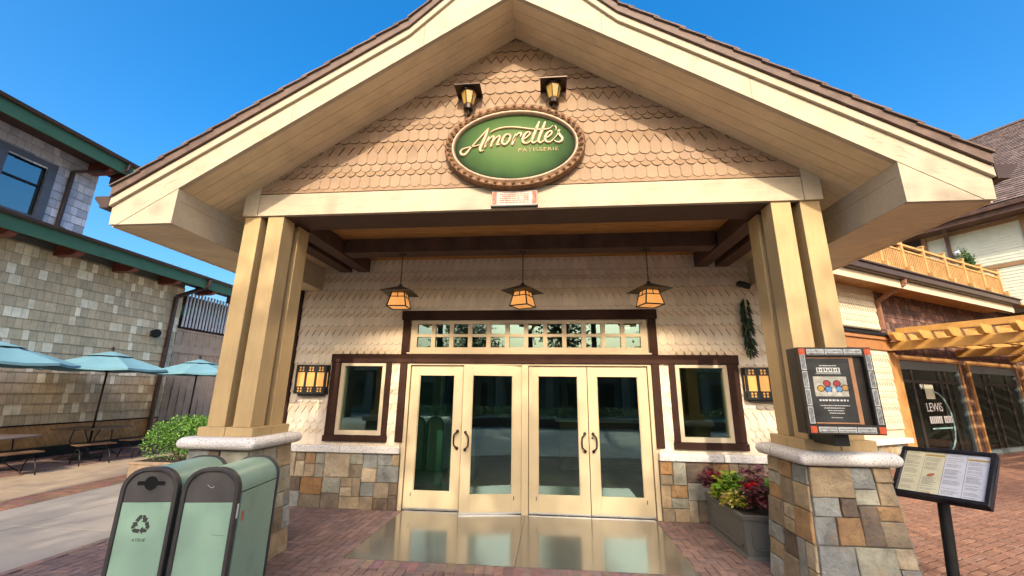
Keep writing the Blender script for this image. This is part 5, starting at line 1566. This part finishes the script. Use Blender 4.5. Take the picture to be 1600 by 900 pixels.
def bricks(mb, x0, x1, y0, y1, rot, tints, ok, org=(0, 0), pat='herring', bl=.2, bw=.1, g=.0045):
    ca, sa = math.cos(rot), math.sin(rot)
    def put(a, b, c, d):
        cx, cy = (a + c) / 2, (b + d) / 2; X = org[0] + cx * ca - cy * sa; Y = org[1] + cx * sa + cy * ca
        if not ok(X, Y): return
        t = random.choice(tints); j = random.uniform(.90, 1.10); t = tuple(q * j for q in t)
        z = .004 + random.uniform(-.0012, .0012); q = []
        for (u, v) in ((a + g, b + g), (c - g, b + g), (c - g, d - g), (a + g, d - g)):
            q.append((org[0] + u * ca - v * sa, org[1] + u * sa + v * ca))
        e = .003; m = (X, Y)
        top = [(px + (m[0] - px) / max(.02, math.hypot(m[0] - px, m[1] - py)) * e, py + (m[1] - py) / max(.02, math.hypot(m[0] - px, m[1] - py)) * e, z + random.uniform(-.0006, .0006)) for px, py in q]
        lowr = [(px, py, z - .008) for px, py in q]
        mb.add(lowr + top, [(4, 5, 6, 7), (0, 1, 5, 4), (1, 2, 6, 5), (2, 3, 7, 6), (3, 0, 4, 7)], 0, t)
    if pat == 'herring':
        n0, n1 = int(x0 / bw) - 2, int(x1 / bw) + 2; m0, m1 = int(y0 / bw) - 2, int(y1 / bw) + 2
        for i in range(n0, n1):
            for j in range(m0, m1):
                k = (i - j) % 4
                if k == 0: put(i * bw, j * bw, i * bw + bl, j * bw + bw)
                elif k == 2: put(i * bw, j * bw, i * bw + bw, j * bw + bl) if False else None
                if k == 3: put(i * bw, j * bw, i * bw + bw, j * bw + bl)
    else:
        j = int(y0 / bw); 
        while j * bw < y1:
            u = x0 + (bl / 2 if j % 2 else 0)
            while u < x1: put(u, j * bw, u + bl, j * bw + bw); u += bl
            j += 1
SX, SY0, SY1 = 1.88, 4.85, 6.70
def in_build(x, y): return abs(x) < 4.0 and y > W_Y - .03
def ok1(x, y):
    if x < -4.97 or x > 4.2 or y > W_Y or y < 1.2: return False
    return True
mb = MB(); bricks(mb, -5, 4.4, 1.1, 6.8, 0, BR1, ok1)
x = -SX - .03
while x < SX + .02:
    t = tuple(q * random.uniform(.95, 1.3) for q in random.choice(BR1)); mb.box(x + .003, x + .097, SY0 - .205, SY0 - .006, -.004, .0078, 0, t); x += .1
y = 1.2
while y < 6.7:
    t = tuple(q * random.uniform(.95, 1.2) for q in random.choice(BR1)); mb.box(-5.02, -4.925, y + .004, y + .196, -.004, .0078, 0, t); y += .2
def ok2(x, y):
    if x < 4.2 or y < -3 or x > 24: return False
    l = (Vector((x, y, 0)) - RO); v = -l.x * math.sin(RZ) + l.y * math.cos(RZ)
    return v < -.02
bricks(mb, -14, 14, -18, 1, RZ, BR2, ok2, org=(14.17, 15.13), g=.0085)
def ok3(x, y): return x < -10.6 and x > -12.9 and y > 5 
bricks(mb, -13, -10.5, 5, 14.2, 0, BR1 + BR2[:2], ok3)
y = -6
while y < 12.3:   # curved band between the two pavings
    xb = -7.62 - .012 * (y - 4.2) ** 2 - .03 * (y - 4.2)
    for k in range(4):
        t = tuple(q * random.uniform(.8, 1.15) for q in random.choice(BR2)); xx = xb - k * .155
        mb.box(xx - .149, xx - .003, y + .003, y + .097, -.002, .0062, 0, t)
    y += .1
o = mb.build('brick_paving', M['brick']); o['kind'] = 'structure'
sheet('paver_bed', [(-4.93, 1.0), (4.2, 1.0), (4.2, 6.75), (-4.93, 6.75)], -.002, M['joint'])
mb = MB(); l0 = [(4.2, -3), (24, -3), (24, 21)]; mb.poly([(4.2, -3, -.0022), (26, -3, -.0022), (26, 22, -.0022), (4.2, 9.5, -.0022)]); mb.poly([(-12.9, 4.9, -.0021), (-10.58, 4.9, -.0021), (-10.58, 14.4, -.0021), (-12.9, 14.4, -.0021)])
o = mb.build('paver_bed', M['joint']); o['kind'] = 'structure'
M['polished'] = pm('sealed_concrete', (.085, .080, .065), .2, .18, 3.2, .03, 120, coat=1.0, spec=.7, dirt=(.12, .11, .09), dirt_scale=2.2, dirt_amt=.5, rvar=.06)
mb = MB(); mb.box(-SX, -.006, SY0, SY1, -.01, .010); mb.box(.0, SX, SY0, SY1, -.01, .010); o = mb.build('entrance_slab', M['polished']); o['kind'] = 'structure'

# ------------------------------------------------------------------ trees and planting across the plaza (seen in the panes; they shade the forecourt)
def tree(loc, label, H, cr, cz0, n, ls, tints, seed):
    random.seed(seed)
    r = thing('shade_tree', label, 'tree', loc, group='trees across the plaza')
    mb = MB(); limbs = []
    mb.tube([(0, 0, 0), (.05, .03, cz0 * .5), (0, 0, cz0), (.1, 0, (cz0 + H) / 2), (0, .1, H * .9)], [.24, .19, .16, .10, .02], 9)
    for i in range(11):
        a = i * 2.4; z = cz0 + (H - cz0) * random.uniform(-.05, .65); q = cr * random.uniform(.55, .95) * (1 - .5 * max(0, (z - cz0) / (H - cz0)))
        tip = Vector((q * math.cos(a), q * math.sin(a), z + random.uniform(.6, 1.8)))
        mb.tube([(0, 0, z), tip * .5 + Vector((0, 0, z * .5 + .1)), tip], [.09, .055, .015], 6); limbs.append(tip)
    mb.build('trunk', M['bark'], r, smooth=True)
    blobs = [(t + Vector((random.gauss(0, .3), random.gauss(0, .3), random.gauss(0, .3))), random.uniform(.7, 1.35)) for t in limbs for _ in range(2)]
    blobs += [(Vector((random.gauss(0, cr * .35), random.gauss(0, cr * .35), random.uniform(cz0 + .8, H - .5))), random.uniform(.7, 1.3)) for _ in range(12)]
    mb = MB()
    for i in range(n):
        c, q = random.choice(blobs); v = Vector((random.gauss(0, .5), random.gauss(0, .5), random.gauss(0, .42))) * q
        p = c + v; t = random.choice(tints); j = random.uniform(.6, 1.4)
        mb.leaf(p, (random.gauss(0, 1), random.gauss(0, 1), random.gauss(-.2, .6)), (random.gauss(0, .5), random.gauss(0, .5), 1), ls * random.uniform(.7, 1.4), ls * .6, 0, tuple(x * j for x in t))
    mb.build('crown', M['leaf'], r)
    return r
TG = [(.05, .11, .025), (.07, .14, .03), (.04, .085, .02)]

for i, (x, y, H, cr, lb) in enumerate((
    (-13.5, -14.5, 15.3, 3.4, 'tall thin-leaved shade tree far to the left across the plaza'),
    (-7.2, -14.0, 15.6, 3.6, 'tall thin-leaved shade tree left of the entrance across the plaza'),
    (-1.0, -14.5, 15.6, 3.6, 'tall thin-leaved shade tree straight across from the doors'),
    (3.3, -14.2, 15.0, 2.6, 'tall slender shade tree right of centre across the plaza'))):
    tree((x, y, 0), lb, H, cr, 7.4, 13000, .16, TG, 20 + i)
tree((11.6, -8.0, 0), 'broad shade tree whose shadow falls on the right-hand brick plaza', 12.6, 3.2, 7.0, 9000, .2, TG, 60)
for i, (x, y, H, cr, lb) in enumerate((
    (-4.6, -11.5, 6.2, 1.5, 'small round-headed tree left of the doors across the plaza'),
    (1.2, -12.0, 6.6, 1.3, 'small round-headed tree right of the doors across the plaza'),
    (7.5, -12.5, 5.2, 1.4, 'small round-headed tree at the right end of the far hedge'))):
    tree((x, y, 0), lb, H, cr, 2.4, 2600, .22, TG, 40 + i)
random.seed(5)
M['farwall'] = pm('far_facade', (.26, .235, .19), .8, .3, .6)
fb = thing('far_pavilion', 'long low dark pavilion with pale fascia across the plaza, mirrored in the doors', 'building', (0, -21, 0))
mb = MB(); mb.box(-34, 34, -6, 0, 0, 3.4, 0)
for i in range(22): mb.box(-31.9 + i * 3, -30.5 + i * 3, .001, .03, .5 if i % 3 else .02, 2.5, 4)
for i in range(23): mb.box(-33 + i * 3, -32.4 + i * 3, .3, .8, 0, 3.3, 1)
mb.box(-34.5, 34.5, -6.5, 1.1, 3.4, 3.75, 2); mb.extrude([(-34.5, 1.2, 3.76), (-34.5, 1.2, 3.9), (-34.5, -2.6, 5.6), (-34.5, -6.5, 3.9), (-34.5, -6.5, 3.76)], (69, 0, 0), 3)
mb.build('pavilion', [M['farwall'], M['taupe'], M['cream'], M['roofbrown'], M['case']], fb)
hd = thing('clipped_hedge', 'long low hedge with pink flowers on the far side of the plaza', 'hedge', (0, -9.0, 0))
mb = MB()
for i in range(5200):
    p = Vector((random.uniform(-9, 9), random.uniform(-.45, .45), random.uniform(.1, 1.0))); t = random.choice(TG + BOX[:2]); mb.leaf(p, (random.gauss(0, 1), random.gauss(0, 1), random.gauss(.2, .6)), (0, .5, 1), .13, .08, 0, t)
mb.build('foliage', M['leaf'], hd)
kb = thing('planter_wall', 'low dark brick planter wall in front of the far hedge', 'wall', (0, -8.4, 0))
mb = MB(); courses(mb, (-9, 0, 0), (1, 0, 0), (0, 0, 1), 18, .42, .07, .2, .22, [((.13, .06, .05), 1)], .004, nrm=(0, 1, 0)); mb.box(-9, 9, -.2, -.001, 0, .42, 0, (.1, .05, .04)); mb.box(-9.03, 9.03, -.24, .04, .42, .5, 0, (.3, .28, .25)); mb.build('wall', M['brick'], kb)

# ------------------------------------------------------------------ sky, sun, camera
w = bpy.data.worlds.new('World'); S.world = w; w.use_nodes = True
t = w.node_tree; bg = t.nodes['Background']
sky = t.nodes.new('ShaderNodeTexSky'); sky.sky_type = 'NISHITA'; sky.sun_disc = False
dirn = Vector((-.045, .84, -.542)).normalized()
sky.sun_elevation = math.asin(-dirn.z)
sky.sun_rotation = math.atan2(-dirn.x, -dirn.y)
sky.altitude = 0; sky.air_density = 1.0; sky.dust_density = 6.0; sky.ozone_density = 3.0
hs = t.nodes.new('ShaderNodeHueSaturation'); hs.inputs['Saturation'].default_value = 1.5; hs.inputs['Hue'].default_value = .497
t.links.new(sky.outputs[0], hs.inputs['Color']); t.links.new(hs.outputs['Color'], bg.inputs['Color'])
bg.inputs['Strength'].default_value = 0.15
sl_ = bpy.data.lights.new('sun', 'SUN'); sl_.energy = 2.0; sl_.angle = R(.5); sl_.color = (1, .88, .70)
so = bpy.data.objects.new('sun', sl_); COL.objects.link(so); so.rotation_euler = dirn.to_track_quat('-Z', 'Y').to_euler()
for i, x in enumerate((-1.885, 0, 1.83)):
    pl_ = bpy.data.lights.new('pendant_bulb', 'SPOT'); pl_.energy = 26.0; pl_.color = (1, .76, .50); pl_.shadow_soft_size = .05; pl_.spot_size = R(164); pl_.spot_blend = .25
    po_ = bpy.data.objects.new('pendant_bulb', pl_); COL.objects.link(po_); po_.location = (x, 5.87, 2.985)
f, yaw, pitch, roll = 635.4547, -.0946, .2492, .0116
cy, sy, cp, sp = math.cos(yaw), math.sin(yaw), math.cos(pitch), math.sin(pitch)
fw = Vector((sy * cp, cy * cp, sp)); rt = Vector((cy, -sy, 0)); upv = rt.cross(fw)
r2 = rt * math.cos(roll) + upv * math.sin(roll); u2 = upv * math.cos(roll) - rt * math.sin(roll)
cd = bpy.data.cameras.new('camera'); cd.sensor_width = 36; cd.lens = f / 1600 * 36; cd.clip_start = .05; cd.clip_end = 2000
co = bpy.data.objects.new('camera', cd); COL.objects.link(co)
co.matrix_world = Matrix(((r2.x, u2.x, -fw.x, .395), (r2.y, u2.y, -fw.y, 0), (r2.z, u2.z, -fw.z, 1.7951), (0, 0, 0, 1)))
S.camera = co
S.view_settings.view_transform = 'Standard'; S.view_settings.look = 'None'; S.view_settings.gamma = 1; S.view_settings.exposure = 1.38
S.view_settings.use_curve_mapping = False
S.cycles.max_bounces = 8; S.cycles.diffuse_bounces = 5; S.cycles.glossy_bounces = 4; S.cycles.transparent_max_bounces = 10
S.cycles.caustics_reflective = False; S.cycles.caustics_refractive = False
